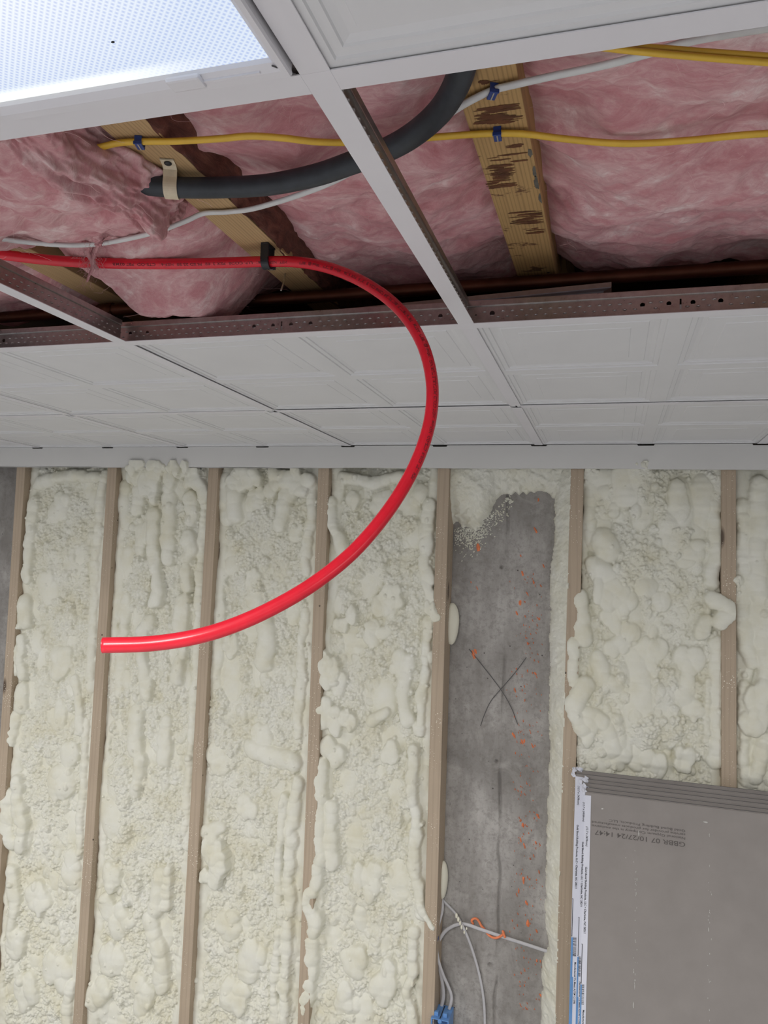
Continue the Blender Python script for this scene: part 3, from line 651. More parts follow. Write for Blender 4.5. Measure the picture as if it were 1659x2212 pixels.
# blue outlet box on the side of the stud
def outlet_box():
    a = at(931, 2198, y=DS-0.012); b = at(969, 2209, y=DS-0.012)
    wdt, x0, z1 = b.x-a.x, a.x, a.z
    root = thing('electrical_box', 'blue plastic outlet box fixed to stud under grey cables', 'outlet box', (x0, DS-0.01, z1-0.09))
    zb = z1-0.095; y0, y1 = DS-0.012, YC-0.025; w = 0.003; bm = bmesh.new()
    box(bm, (x0, y0, z1-w), (x0+wdt, y1, z1)); box(bm, (x0, y0, zb), (x0+wdt, y1, zb+w))
    box(bm, (x0, y0, zb+w), (x0+w, y1, z1-w)); box(bm, (x0+wdt-w, y0, zb+w), (x0+wdt, y1, z1-w)); box(bm, (x0+w, y1-w, zb+w), (x0+wdt-w, y1, z1-w))
    mesh_obj('box_body', bm, M['box_blue'], root)
    bm = bmesh.new(); xm = x0+wdt/2
    bmesh.ops.create_cone(bm, cap_ends=True, segments=16, radius1=0.006, radius2=0.006, depth=0.012, matrix=Matrix.Translation((xm, y0+0.004, z1-0.005)) @ Matrix.Rotation(PI/2, 4, 'X'))
    mesh_obj('screw_post', bm, M['box_blue'], root)
    for sx in (x0+wdt*0.24, x0+wdt*0.74):
        bm = bmesh.new(); box(bm, (sx-0.006, y0+0.012, z1), (sx+0.006, y0+0.022, z1+0.012), None, 0.001); mesh_obj('clamp_tab', bm, M['box_blue'], root)
    boxobj('divider', (xm-0.0012, y0+0.002, z1+0.0003), (xm+0.0012, y1-0.006, z1+0.0016), M['dark'], root)
outlet_box()

# ------------------------------------------------------------------ ceiling grid
def tee(label, p0, p1, web=True, holes=True, slots=(), name='ceiling_tee', detail=True):
    """inverted tee bar from p0 to p1 (x,y); a white face below and a galvanised web above"""
    d = Vector((p1[0]-p0[0], p1[1]-p0[1], 0)); ln = d.length; ang = math.atan2(d.y, d.x)
    root = thing(name, label, 'ceiling tee', (p0[0], p0[1], ZC), 'tee bars of the ceiling grid'); root.rotation_euler = (0, 0, ang)
    bpy.context.view_layer.update()
    def child(n, me_or_bm, m, sm=False):
        if isinstance(me_or_bm, bmesh.types.BMesh):
            me = bpy.data.meshes.new(n); me_or_bm.to_mesh(me); me_or_bm.free()
        else: me = me_or_bm
        me.materials.append(m)
        o = bpy.data.objects.new(n, me); C.objects.link(o); o.parent = root; return o
    bm = bmesh.new(); box(bm, (0, -0.012, 0), (ln, 0.012, 0.0012), None, 0.0003); child('white_face', bm, M['white_paint'])
    if web:
        if holes:
            hs = [circle(x, 0.0165 if r < 0.003 else 0.018, r, 12) for x, r in slots if r > 0]
            hs += [[(x-0.0012, 0.009), (x+0.0012, 0.009), (x+0.0012, 0.024), (x-0.0012, 0.024)] for x, r in slots if r < 0]
            me = poly_with_holes([(0, 0.001), (ln, 0.001), (ln, 0.029), (0, 0.029)], hs, 0.0009)
            me.transform(Matrix.Rotation(PI/2, 4, 'X'))
            bm = bmesh.new(); bm.from_mesh(me); bpy.data.meshes.remove(me)
        else:
            bm = bmesh.new(); box(bm, (0, -0.0005, 0.001), (ln, 0.0005, 0.029))
        if detail:
            k = 0; x = 0.02
            while x < ln-0.015:
                for row, zz in ((0, 0.0125), (1, 0.021)):
                    xx = x+row*0.007
                    if all(abs(xx-s[0]) > 0.006 for s in slots):
                        m = Matrix.Translation((xx, 0, zz)) @ Matrix.Diagonal((0.0032, 0.0026, 0.0017, 1))
                        bmesh.ops.create_icosphere(bm, subdivisions=2, radius=1, matrix=m)
                x += 0.014
        box(bm, (0, -0.0032, 0.029), (ln, 0.0032, 0.0385), None, 0.0012)
        child('steel_web', bm, M['galv'])
    return root
def px_on_A(px, py): return at(px, py, h=H+0.018)
def ax(px): # distance along the long tee for a hole seen at this pixel
    y = {9: 727}.get(px)
    return px
A0 = -2.6
holeA = []
for px, py, r in [(9, 727, .0034), (282, 716, .0034), (319, 714, .0034), (549, 704, .0034), (590, 702, .0034), (629, 700, .0034), (671, 698, .0034), (951, 695, .0036), (1028, 683, .0017), (1063, 688, .0040), (1388, 656, .0034), (1445, 653, .0034), (1497, 649, .0034), (1557, 645, .0034), (608, 711, -1), (1470, 662, -1)]:
    v = ray(px, py); holeA.append((v.x*(YA/v.y)-A0, r))
tee('long perforated steel tee along the back of the open ceiling gap', (A0, YA), (1.0, YA), slots=holeA, name='main_tee')
g = 0.012
def kx(k): return XR+k*T
tee('white tee running down the middle of the open gap', (kx(0), YL-g), (kx(0), YA-g), detail=True, holes=False)
tee('dark dimpled tee at the lower left of the open gap', (kx(-1), YL-g), (kx(-1), YA-g), holes=False)
tee('white tee between the ceiling light and the corner tile', (kx(0), YL-g-2*T), (kx(0), YL-g), detail=False, holes=False)
tee('white tee under the edge of the lit ceiling light', (kx(-1)+g, YL), (kx(0)-g, YL), detail=False, holes=False)
tee('white tee under the upper right tile beside black hose', (kx(0)+g, YL), (kx(1)-g, YL), detail=False, holes=False)
tee('white tee at upper left of the ceiling light, out at the edge', (kx(-1), YL-g-2*T), (kx(-1), YL-g), detail=False, holes=False)
tee('white tee beside the left end of the open gap', (kx(-2)+g, YL), (kx(-1)-g, YL), detail=False, holes=False)
rowname = {1: 'in the row beside the gap', 2: 'in the row touching the trim'}
for k, rows in ((0, (1, 2)), (-1, (1, 2)), (-2, (1, 2)), (-3, (2,)), (1, (2,))):
    cn = {0: 'right of the red pipe', -1: 'left of the red pipe', -2: 'second left of the red pipe', -3: 'farthest left', 1: 'at the far right'}[k]
    for r in rows:
        y0, y1 = (YA+g, YB-g) if r == 1 else (YB+g, YW-0.02)
        tee('white lengthwise tee %s, %s' % (cn, rowname[r]), (kx(k), y0), (kx(k), y1), detail=False, holes=False)
for k in range(-4, 2):
    cn = {-4: 'far left', -3: 'left', -2: 'left of middle', -1: 'crossed by the red pipe', 0: 'right of the red pipe', 1: 'far right'}[k]
    tee('white crosswise tee between the two back tile rows, '+cn, (kx(k)+(g if k > -4 else 0), YB), (kx(k+1)-g, YB), detail=False, holes=False)
def tile_mesh(w, l, panels=True):
    """lay-in tile, face down at z=0, with 2 x 2 stepped coffers"""
    bm = bmesh.new(); hx = [0, w/2, w]; hy = [0, l/2, l] if l > 0.45 else [0, min(l, T/2), l]
    prof = [(0.016, 0), (0.0172, 0.0020), (0.025, 0.0024), (0.0262, 0.0042), (0.033, 0.0058), (0.040, 0.0058), (0.0412, 0.0046), (0.066, 0.0045), (0.0672, 0.0036)]
    for i in range(2):
        for j in range(2):
            x0, x1, y0, y1 = hx[i], hx[i+1], hy[j], hy[j+1]; prev = None
            for (ins, z) in [(0, 0)]+prof:
                r = [bm.verts.new(c) for c in ((x0+ins, y0+ins, z), (x1-ins, y0+ins, z), (x1-ins, y1-ins, z), (x0+ins, y1-ins, z))]
                if prev:
                    for a in range(4): bm.faces.new((prev[a], prev[(a+1) % 4], r[(a+1) % 4], r[a]))
                prev = r
            bm.faces.new(prev)
    bmesh.ops.remove_doubles(bm, verts=bm.verts, dist=1e-5)
    ge = bmesh.ops.extrude_face_region(bm, geom=[])  # keeps the face; a back sheet closes the tile
    vs = [bm.verts.new(c) for c in ((0, 0, 0.014), (w, 0, 0.014), (w, l, 0.014), (0, l, 0.014))]; bm.faces.new(vs)
    v0 = [bm.verts.new(c) for c in ((0, 0, 0), (w, 0, 0), (w, l, 0), (0, l, 0))]
    for a in range(4): bm.faces.new((v0[a], v0[(a+1) % 4], vs[(a+1) % 4], vs[a]))
    bmesh.ops.remove_doubles(bm, verts=bm.verts, dist=1e-5)
    bmesh.ops.recalc_face_normals(bm, faces=bm.faces)
    me = bpy.data.meshes.new('ceiling_tile'); bm.to_mesh(me); bm.free(); return me
full = tile_mesh(T-0.004, T-0.004); cut = tile_mesh(T-0.004, YW-YB-0.012)
full.materials.append(M['tile']); cut.materials.append(M['tile'])
def tile(label, k, y, me, dz=0.0):
    o = bpy.data.objects.new('ceiling_tile', me); C.objects.link(o); o.location = (kx(k)+0.002, y+0.002, ZC+0.0016+dz)
    tag(o, label, 'ceiling tile', 'white panelled ceiling tiles')
tn = {-4: 'at the far left edge', -3: 'left of the leftmost dark seam', -2: 'one tile left of the red pipe', -1: 'crossed by the hanging red pipe', 0: 'right of the white tee strip', 1: 'at the far right edge'}
for k in range(-3, 1): tile('white coffered tile beside the open gap, '+tn[k], k, YA, full, {0: 0.001, -1: 0.0018}.get(k, 0.0))
for k in range(-4, 2): tile('white coffered tile touching the wall trim, '+tn[k], k, YB, cut, {0: 0.001, -1: 0.0018}.get(k, 0.0))
tile('white coffered tile in the upper right corner of the ceiling', 0, YL-T, full, 0.0008)

# ceiling light
def troffer():
    x0, x1, y0, y1 = kx(-1)+0.006, kx(0)-0.006, YL-2*T+0.006, YL-0.006
    root = thing('ceiling_light', 'lit recessed ceiling light with prismatic diffuser and white frame', 'ceiling light', ((x0+x1)/2, (y0+y1)/2, ZC))
    # inner opening read off the photograph
    d = at(588, 133, h=H-0.004); bx = x1-d.x; by = y1-d.y
    bm = bmesh.new(); prev = None
    for ins, z in [(0.0084, 0.0055), (0.0086, -0.001), (bx*0.48, -0.0045), (bx*0.52, -0.0072), (bx-0.004, -0.0072), (bx, -0.0045), (bx+0.001, 0.004)]:
        k = ins; kb = ins*by/bx
        r = [bm.verts.new(c) for c in ((x0+k, y0+kb, ZC+z), (x1-k, y0+kb, ZC+z), (x1-k, y1-kb, ZC+z), (x0+k, y1-kb, ZC+z))]
        if prev:
            for a in range(4): bm.faces.new((prev[a], prev[(a+1) % 4], r[(a+1) % 4], r[a]))
        prev = r
    bmesh.ops.recalc_face_normals(bm, faces=bm.faces)
    mesh_obj('light_frame', bm, M['white_paint'], root)
    bm = bmesh.new(); zz = -0.001
    vs = [bm.verts.new(c) for c in ((x0+bx-0.004, y0+by-0.004, zz), (x1-bx+0.004, y0+by-0.004, zz), (x1-bx+0.004, y1-by+0.004, zz), (x0+bx-0.004, y1-by+0.004, zz))]; bm.faces.new(vs)
    for v in bm.verts: v.co -= Vector(((x0+x1)/2, (y0+y1)/2, 0))
    me = bpy.data.meshes.new('diffuser'); bm.to_mesh(me); bm.free(); me.materials.append(M['diffuser'])
    o = bpy.data.objects.new('diffuser', me); C.objects.link(o); o.parent = root; o['label'] = 'glowing prismatic diffuser'
    boxobj('housing', (x0, y0, ZC+0.006), (x1, y1, ZC+0.075), M['galv'], root)
    bm = bmesh.new(); c = at(402, 180, h=H-0.0075); box(bm, (c.x-0.014, c.y-0.007, ZC-0.0095), (c.x+0.014, c.y+0.007, ZC-0.005), None, 0.002)
    box(bm, (c.x+0.014, c.y+0.001, ZC-0.0078), (c.x+0.06, c.y+0.0025, ZC-0.006))
    mesh_obj('latch', bm, M['white_paint'], root)
    bm = bmesh.new(); tube(bm, [Vector((d.x, d.y, ZC-0.0070)), Vector((x1-0.008, y1-0.010, ZC-0.0016))], 0.0006, 0.0006, 6)
    mesh_obj('mitre_joint', bm, M['pencil'], root)
    bm = bmesh.new(); c = at(244, 88, h=H-0.001); bmesh.ops.create_icosphere(bm, subdivisions=2, radius=0.0011, matrix=Matrix.Translation(c-Vector((0, 0, .001))) @ Matrix.Diagonal((1.4, .8, .6, 1)))
    mesh_obj('dead_insect', bm, M['dark'], root)
troffer()

# ------------------------------------------------------------------ joists over the grid
hj = 0.475
def joist(label, xl_, xr_, mat, extra=None):
    root = thing('ceiling_joist', label, 'joist', ((xl_+xr_)/2, 0.8, HJ), 'wooden joists above the ceiling')
    bm = bmesh.new(); box(bm, (xl_, -0.6, HJ), (xr_, 2.40, DECK), None, 0.0015); mesh_obj('joist_body', bm, mat, root)
    return root
j1 = joist('yellow joist with dark stains above the right of the open gap', -0.338*hj, -0.205*hj, M['joist'])
j2 = joist('yellow joist with dark bark edge carrying hose strap and red pipe clip', -1.19*hj, -1.065*hj, M['joist_pale'])
def bark_edge():
    rng = np.random.default_rng(4); ny, nx = 500, 14
    ys = np.linspace(0.2, 2.0, ny); s = np.linspace(0, 1, nx); S, Yg = np.meshgrid(s, ys)
    wob = 0.006*vnoise(nx, ny, 1, 16, rng)+0.003*vnoise(nx, ny, 1, 50, rng)
    Xg = -1.072*hj + wob*(1-S) + S*0.030 + 0.0015*vnoise(nx, ny, 5, 160, rng)
    Zg = HJ - 0.0012 + 0.055*S**1.6 + 0.0018*vnoise(nx, ny, 4, 130, rng)*(0.3+S)
    link('bark_edge', grid_mesh('bark_edge', Xg, Yg, Zg), M['bark'], j2)['label'] = 'dark red bark edge'
bark_edge()
joist('shaded joist behind the red pipe at the left edge', -2.045*hj, -1.915*hj, M['joist_pale'])
joist('joist hidden above the right tiles', -0.27*hj+0.4064-0.03, -0.27*hj+0.4064+0.03, M['joist'])
# stains on the right joist: dark adhesive smears as thin crusts
def stains():
    rng = random.Random(3); bm = bmesh.new()
    def patch(px0, py0, px1, py1, n):
        for _ in range(n):
            u, v = rng.random(), rng.random()
            a = at(px0+(px1-px0)*u*0.7, py0+(py1-py0)*v, h=hj-0.0003)
            w_ = rng.uniform(0.3, 0.95)*(at(px1, py0, h=hj).x-at(px0, py0, h=hj).x); d_ = rng.uniform(0.0005, 0.0022)
            w_ = min(w_, -0.205*hj-0.003-a.x)
            if w_ < 0.004: continue
            z0 = HJ-rng.uniform(0.0003, 0.0007); N = 9; top = []; bot = []
            for k in range(N):
                x = a.x+w_*k/(N-1); e = d_*(0.4+0.6*math.sin(PI*k/(N-1)))
                top.append(bm.verts.new((x, a.y+e*rng.uniform(0.6, 1.3), z0))); bot.append(bm.verts.new((x, a.y-e*rng.uniform(0.6, 1.3), z0)))
            for k in range(N-1): bm.faces.new((top[k], top[k+1], bot[k+1], bot[k]))
    patch(1022, 232, 1100, 270, 46); patch(1046, 356, 1100, 408, 62); patch(1095, 460, 1165, 485, 28); patch(1120, 488, 1168, 508, 8); patch(1024, 176, 1060, 182, 6); patch(1085, 310, 1125, 322, 6); patch(1050, 334, 1130, 350, 4)
    o = mesh_obj('adhesive_stain', bm, flat_mat('dark brown adhesive', (0.125, 0.045, 0.016), 0.8, 0, 0.35, 40), j1); o['label'] = 'dark brown stain'; o['kind'] = 'stuff'
    bm = bmesh.new()
    for (px, py, dx, dy) in [(1160, 395, .004, .016), (1155, 370, .003, .012), (1170, 425, .005, .016), (1135, 208, .003, .007), (1145, 330, .003, .010)]:
        c = at(px, py, h=hj-0.0004); ring = []
        for k in range(14):
            a = 2*PI*k/14; q = rng.uniform(0.7, 1.2); ring.append(bm.verts.new((min(c.x+dx*q*math.cos(a), -0.205*hj-0.0005), c.y+dy*q*math.sin(a), HJ-0.0006)))
        bm.faces.new(ring)
    o = mesh_obj('grey_smudge', bm, flat_mat('grey smudge', (0.12, 0.11, 0.09), 0.9, 0, 0.3, 60), j1); o['label'] = 'grey paint smudge'; o['kind'] = 'stuff'
stains()

# ------------------------------------------------------------------ pink batts
def batt(label, x0, x1, y0, y1, hfun, seed, amp=1.0, fib=0, step=0.0035):
    rng = np.random.default_rng(seed); nx = int((x1-x0)/step)+1; ny = int((y1-y0)/step)+1
    xs = np.linspace(x0, x1, nx); ys = np.linspace(y0, y1, ny); X, Y = np.meshgrid(xs, ys)
    N = lambda c: vnoise(nx, ny, (x1-x0)/c, (y1-y0)/c, rng)
    def ridged(cx, cy):
        return 1-np.abs(vnoise(nx, ny, (x1-x0)/cx, (y1-y0)/cy, rng))
    h = hfun(X, Y) + amp*(0.012*N(0.11) + 0.005*N(0.045) - 0.004*ridged(0.09, 0.04) - 0.0012*ridged(0.035, 0.02) + 0.0010*N(0.011)+0.0006*N(0.006))
    Z = CZ+h
    me = grid_mesh('insulation_batt', X, Y, Z)
    o = link('insulation_batt', me, M['pink']); tag(o, label, 'insulation', 'pink glass wool batts between the joists')
    if fib:
        bm = bmesh.new(); r = random.Random(seed)
        for _ in range(fib):
            i = r.randrange(2, nx-2); j = r.randrange(2, ny-2); p = Vector((X[j, i], Y[j, i], Z[j, i]))
            a = r.random()*2*PI; q = [p+Vector((0, 0, 0.003))]; s = r.uniform(0.006, 0.016)
            for k in range(4):
                a += r.gauss(0, 0.6); q.append(q[-1]+Vector((math.cos(a)*s, math.sin(a)*s, r.uniform(-0.4, 0.15)*s)))
            tube(bm, smooth_path(q, 3), 0.00015, 0.00015, 3, False)
        f = mesh_obj('loose_fibre', bm, M['fibre'], o); f['kind'] = 'stuff'
    return o
jl = [-2.045*hj, -1.915*hj, -1.19*hj, -1.035*hj, -0.338*hj, -0.205*hj]
def pillow(x0, x1, base, sag, ye=1.28, ramp_=0.10):
    def f(X, Y):
        u = np.clip((X-x0)/(x1-x0), 0, 1); e = 1-np.abs(2*u-1)**4
        h = base - sag*e
        return h + np.clip((Y-ye)/ramp_, 0, 1.5)**2*0.12
    return f
batt('broad pink batt right of the stained joist', jl[5]-0.002, jl[5]+0.36, 0.0, 1.55, pillow(jl[5], jl[5]+0.36, 0.514, 0.033, 1.27, 0.15), 31, 1.1, 260)
batt('pink batt between the two yellow joists, behind the white tee', jl[3]-0.012, jl[4]+0.002, 0.0, 1.55, pillow(jl[3], jl[4], 0.515, 0.026, 1.27, 0.15), 32, 1.0, 200)
def left_fun(X, Y):
    h = pillow(jl[1], jl[2], 0.54, 0.03, 1.5)(X, Y)
    # roll hanging low towards the back, beyond the red pipe
    for px, py, hh_, rx, ry, k in ((300, 565, 0.465, 0.15, 0.10, 0.050), (405, 632, 0.455, 0.135, 0.10, 0.066), (520, 590, 0.49, 0.07, 0.14, 0.03)):
        c = at(px, py, h=hh_); d = ((X-c.x)/rx)**2+((Y-c.y)/ry)**2
        h -= k*np.exp(-d**2)
    return h
batt('pink batt sagging behind the red pipe, between left joists', jl[1]+0.05, jl[2]+0.004, 0.86, 1.32, left_fun, 33, 1.0, 160)
def far_fun(X, Y): return pillow(jl[0]-0.35, jl[0], 0.505, 0.035, 1.25)(X, Y)
batt('pink batt at the far left edge behind the dimpled tee', jl[0]-0.36, jl[0]+0.002, 0.2, 1.5, far_fun, 34, 1.0, 60)
def torn():
    """torn batt hanging out of its bay at the left, its cut end facing the hose"""
    rng = np.random.default_rng(35); ns, ny = 190, 210
    y0, y1 = 0.42, 1.02
    s = np.linspace(0, 1, ns); ys = np.linspace(y0, y1, ny); S, Y = np.meshgrid(s, ys)
    # cross section: a loop that runs under the batt and turns up at its cut right end
    er = at(283, 330, h=0.445).x
    xend = np.interp(ys, [0.42, 0.60, 0.70, 0.74, 0.80, 0.88, 0.95, 1.02], [-0.590, -0.582, -0.574, -0.562, -0.556, -0.575, -0.625, -0.74])[:, None]
    xend = xend+0.008*vnoise(ns, ny, 1, 8, rng)
    low = np.interp(ys, [0.42, 0.6, 0.72, 0.78, 0.85, 0.89, 0.95, 1.02], [0.440, 0.428, 0.418, 0.414, 0.418, 0.438, 0.470, 0.51])[:, None]
    t = np.clip((S-0.62)/0.38, 0, 1)*PI*0.55
    X = np.where(S < 0.62, xend-0.05-(0.62-S)/0.62*0.55, xend-0.05+0.05*np.sin(t))
    Zl = np.where(S < 0.62, low, low+0.06*(1-np.cos(t))*1.25)
    n = 0.010*vnoise(ns, ny, 6, 7, rng)+0.006*vnoise(ns, ny, 14, 16, rng)-0.006*(1-np.abs(vnoise(ns, ny, 22, 12, rng)))-0.003*(1-np.abs(vnoise(ns, ny, 44, 30, rng)))+0.0014*vnoise(ns, ny, 80, 80, rng)
    X = X + n*np.sin(t)*1.0; Zl = Zl - n*np.cos(t)
    me = grid_mesh('insulation_batt', X, Y, CZ+Zl)
    o = link('insulation_batt', me, M['pink']); tag(o, 'torn shaggy pink batt hanging low at the left beside black hose', 'insulation', 'pink glass wool batts between the joists')
    bm = bmesh.new(); r = random.Random(5)
    Xf, Zf = X, CZ+Zl
    for _ in range(170):
        i = r.randrange(int(ns*0.15), ns-2); j = r.randrange(2, ny-2); p = Vector((Xf[j, i], Y[j, i], Zf[j, i])); q = [p]; a = r.random()*6.3; sg = r.uniform(0.006, 0.018)
        for k in range(4):
            a += r.gauss(0, 0.6); q.append(q[-1]+Vector((math.cos(a)*sg, math.sin(a)*sg, r.uniform(-0.6, 0.2)*sg)))
        tube(bm, smooth_path(q, 3), 0.00016, 0.00016, 3, False)
    f = mesh_obj('loose_fibre', bm, M['fibre'], o); f['kind'] = 'stuff'
    # tufts hanging over the white cable and the red pipe
    def tuft(pts, rad, seed):
        bm = bmesh.new(); rr = random.Random(seed); path = smooth_path(pts, 8); n = len(path)
        rings = []; T_, N_ = frames(path, Vector((0, 1, 0.1)))
        for i, (p, t_, n_) in enumerate(zip(path, T_, N_)):
            b = t_.cross(n_); R = rad[0]+(rad[1]-rad[0])*i/(n-1)
            rings.append([bm.verts.new(p+(b*math.cos(2*PI*k/12)+n_*math.sin(2*PI*k/12)*0.6)*R*rr.uniform(0.7, 1.2)) for k in range(12)])
        for a, b in zip(rings, rings[1:]):
            for k in range(12): bm.faces.new((a[k], a[(k+1) % 12], b[(k+1) % 12], b[k]))
        bm.faces.new(rings[0][::-1]); bm.faces.new(rings[-1])
        for _ in range(36):
            i = rr.randrange(0, n-1); p = path[i]; q = [p+Vector((rr.gauss(0, 1), rr.gauss(0, .6), rr.gauss(0, 1)))*rad[0]*0.6]
            for k in range(4): q.append(q[-1]+Vector((rr.gauss(0, .005), rr.gauss(0, .004), -rr.uniform(0.002, 0.008))))
            tube(bm, smooth_path(q, 3), 0.00016, 0.00016, 3, False)
        m = mesh_obj('hanging_tuft', bm, M['pink'], o, True)
        return m
    tuft([at(190, 458, d=1.03), at(203, 495, d=1.055), at(210, 518, d=1.07), at(213, 532, d=1.075)], (0.017, 0.006), 1)
    tuft([at(185, 525, d=1.14), at(188, 545, d=1.16), at(196, 558, d=1.175), at(200, 575, d=1.18), at(194, 592, d=1.19), at(188, 608, d=1.2)], (0.0085, 0.002), 2)
    tuft([at(212, 525, d=1.14), at(203, 545, d=1.165), at(199, 565, d=1.178), at(210, 580, d=1.19)], (0.006, 0.005), 3)
torn()

# ------------------------------------------------------------------ pipes and cables under the joists
def cyl_path(pts, n=14): return smooth_path(pts, n)
# red plastic pipe
PD = 0.0165
pex_px = [(-160, 528, 1.22), (-60, 540, 1.22), (20, 552, 1.215), (120, 563, 1.21), (210, 568, 1.205), (320, 570, 1.20), (440, 569, 1.19), (577, 565, 1.175), (650, 567, 1.15), (715, 580, 1.12), (780, 607, 1.085), (840, 647, 1.055), (885, 695, 1.03), (917, 755, 1.01), (933, 825, .99), (931, 895, .975), (913, 965, .955), (880, 1038, .93), (830, 1115, .90), (765, 1190, .87), (690, 1252, .845), (610, 1302, .825), (520, 1345, .81), (430, 1374, .80), (330, 1390, .795), (222, 1394, .79)]
pex_path = cyl_path([at(px, py, d=d) for px, py, d in pex_px])
root = thing('red_pipe', 'long red plastic water pipe curving down from the ceiling gap', 'pipe', tuple(pex_path[-1]))
bm = bmesh.new(); tube(bm, pex_path, PD/2, PD/2, 28, True, hollow=0.72)
mesh_obj('pipe_body', bm, M['pex'], root, True)
def pipe_text():
    # print runs from the open end back towards the ceiling, on the side facing the room
    P = pex_path[::-1]; cum = [0]
    for a, b in zip(P, P[1:]): cum.append(cum[-1]+(b-a).length)
    Tn = [((P[min(i+1, len(P)-1)]-P[max(i-1, 0)]).normalized()) for i in range(len(P))]
    eye = Vector((0, 0, CZ)); cumA = np.array(cum)
    def sloc(px, py):
        best = min(range(len(P)), key=lambda i: (P[i]-eye).normalized().angle(ray(px, py)))
        return cum[best]
    def put(body, s0, size, aoff0, aoff1, s1):
        me = text_mesh(body, size, 0.00010)
        n = len(me.vertices); co = np.zeros(n*3, np.float32); me.vertices.foreach_get('co', co); co = co.reshape(-1, 3)
        ln = co[:, 0].max(); k = (s1-s0)/ln if s1 else 1.0
        out = []
        for x, y, _ in co:
            s = s0+x*k; i = int(np.searchsorted(cumA, s)); i = min(max(i, 1), len(P)-1); f = (s-cum[i-1])/(cum[i]-cum[i-1])
            c = P[i-1].lerp(P[i], f); t = Tn[i-1].lerp(Tn[i], f).normalized(); v = (eye-c); nrm = (v-t*v.dot(t)).normalized(); b = nrm.cross(t)
            al = aoff0+(aoff1-aoff0)*(s-s0)/max(1e-6, (s1 or s0+ln)-s0) + y/(PD/2)
            out.append(c+(nrm*math.cos(al)+b*math.sin(al))*(PD/2+0.00012))
        me.vertices.foreach_set('co', np.array([tuple(o) for o in out], np.float32).ravel()); me.update()
        link('printed_text', me, M['ink'], root)
    sA, sB, sC, sD = sloc(880, 1038), sloc(890, 705), sloc(650, 567), sloc(250, 569)
    put('PEX 1/2"  SDR-9  CTS-OD  NSF-pw  HOT/COLD POTABLE TUBING  100psi @ 180°F  ASTM', sA, 0.0058, -0.75, -0.62, sB-0.005)
    put("F876/F877/F1807/F2159/F2098 CSA B 137.5  PEX 5106  160psi @ 73°F  100psi @ 180°F", sB, 0.0058, -0.55, -0.15, sC-0.003)
    put('HET  NSF-pw-61  U.P. CODE  PEX 2102  FS/SD 25/50  NSF-61  CTS-OD  PB7 02MB', sC+0.02, 0.0056, -0.1, -0.1, sD)
pipe_text()
# clip holding it under the bark edged joist
def pipe_clip():
    c = at(577, 566, d=1.172); r = PD/2
    root = thing('pipe_clip', 'black plastic clip holding the red pipe under the joist', 'clip', tuple(c))
    bm = bmesh.new(); N = 20; ring = []
    for k in range(N+1):
        a = -PI*0.62+k*(PI*1.24)/N-PI/2; ring.append((math.cos(a), math.sin(a)))
    w = 0.0062
    for (c1, s1), (c2, s2) in zip(ring, ring[1:]):
        q = []
        for x in (-w, w):
            for (cc, ss) in ((c1, s1), (c2, s2)):
                for R in (r+0.0002, r+0.0030): q.append(bm.verts.new((c.x+x, c.y+cc*R, c.z+ss*R)))
        for f in ((0, 1, 3, 2), (4, 6, 7, 5), (1, 5, 7, 3), (0, 2, 6, 4), (0, 4, 5, 1), (2, 3, 7, 6)): bm.faces.new([q[i] for i in f])
    bmesh.ops.remove_doubles(bm, verts=bm.verts, dist=1e-6)
    mesh_obj('clip_loop', bm, M['dark'], root)
    bm = bmesh.new(); box(bm, (c.x-w, c.y+r+0.001, c.z-0.006), (c.x+w, c.y+r+0.011, c.z+0.006), None, 0.001); box(bm, (c.x-w, c.y-r-0.003, c.z), (c.x+w, c.y+r+0.004, HJ-0.0005), None, 0.001) if False else None
    box(bm, (c.x-w, c.y-r-0.004, HJ-0.003), (c.x+w, c.y+r+0.006, HJ-0.0004), None, 0.0006)
    box(bm, (c.x-w, c.y-r-0.0035, c.z), (c.x+w, c.y-r-0.0005, HJ-0.001)); box(bm, (c.x-w, c.y+r+0.0005, c.z), (c.x+w, c.y+r+0.0035, HJ-0.001))
    mesh_obj('clip_foot', bm, M['dark'], root)
    bm = bmesh.new(); bmesh.ops.create_uvsphere(bm, u_segments=12, v_segments=8, radius=0.0032, matrix=Matrix.Translation((c.x, c.y+r+0.006, c.z-0.006)) @ Matrix.Diagonal((1, 1, 0.4, 1)))
    mesh_obj('clip_nail', bm, M['steel'], root, True)
pipe_clip()
# bent nail poking out of that joist
bm = bmesh.new(); a = at(616, 590, h=hj+0.001); b = at(607, 628, d=depth(a)-0.03)
tube(bm, smooth_path([a, a.lerp(b, 0.5)+Vector((0.0015, 0, 0)), b], 6), 0.0016, 0.0016, 8)
tag(mesh_obj('nail', bm, M['steel'], None, True), 'thin nail poking down from joist beside the black pipe clip', 'nail')
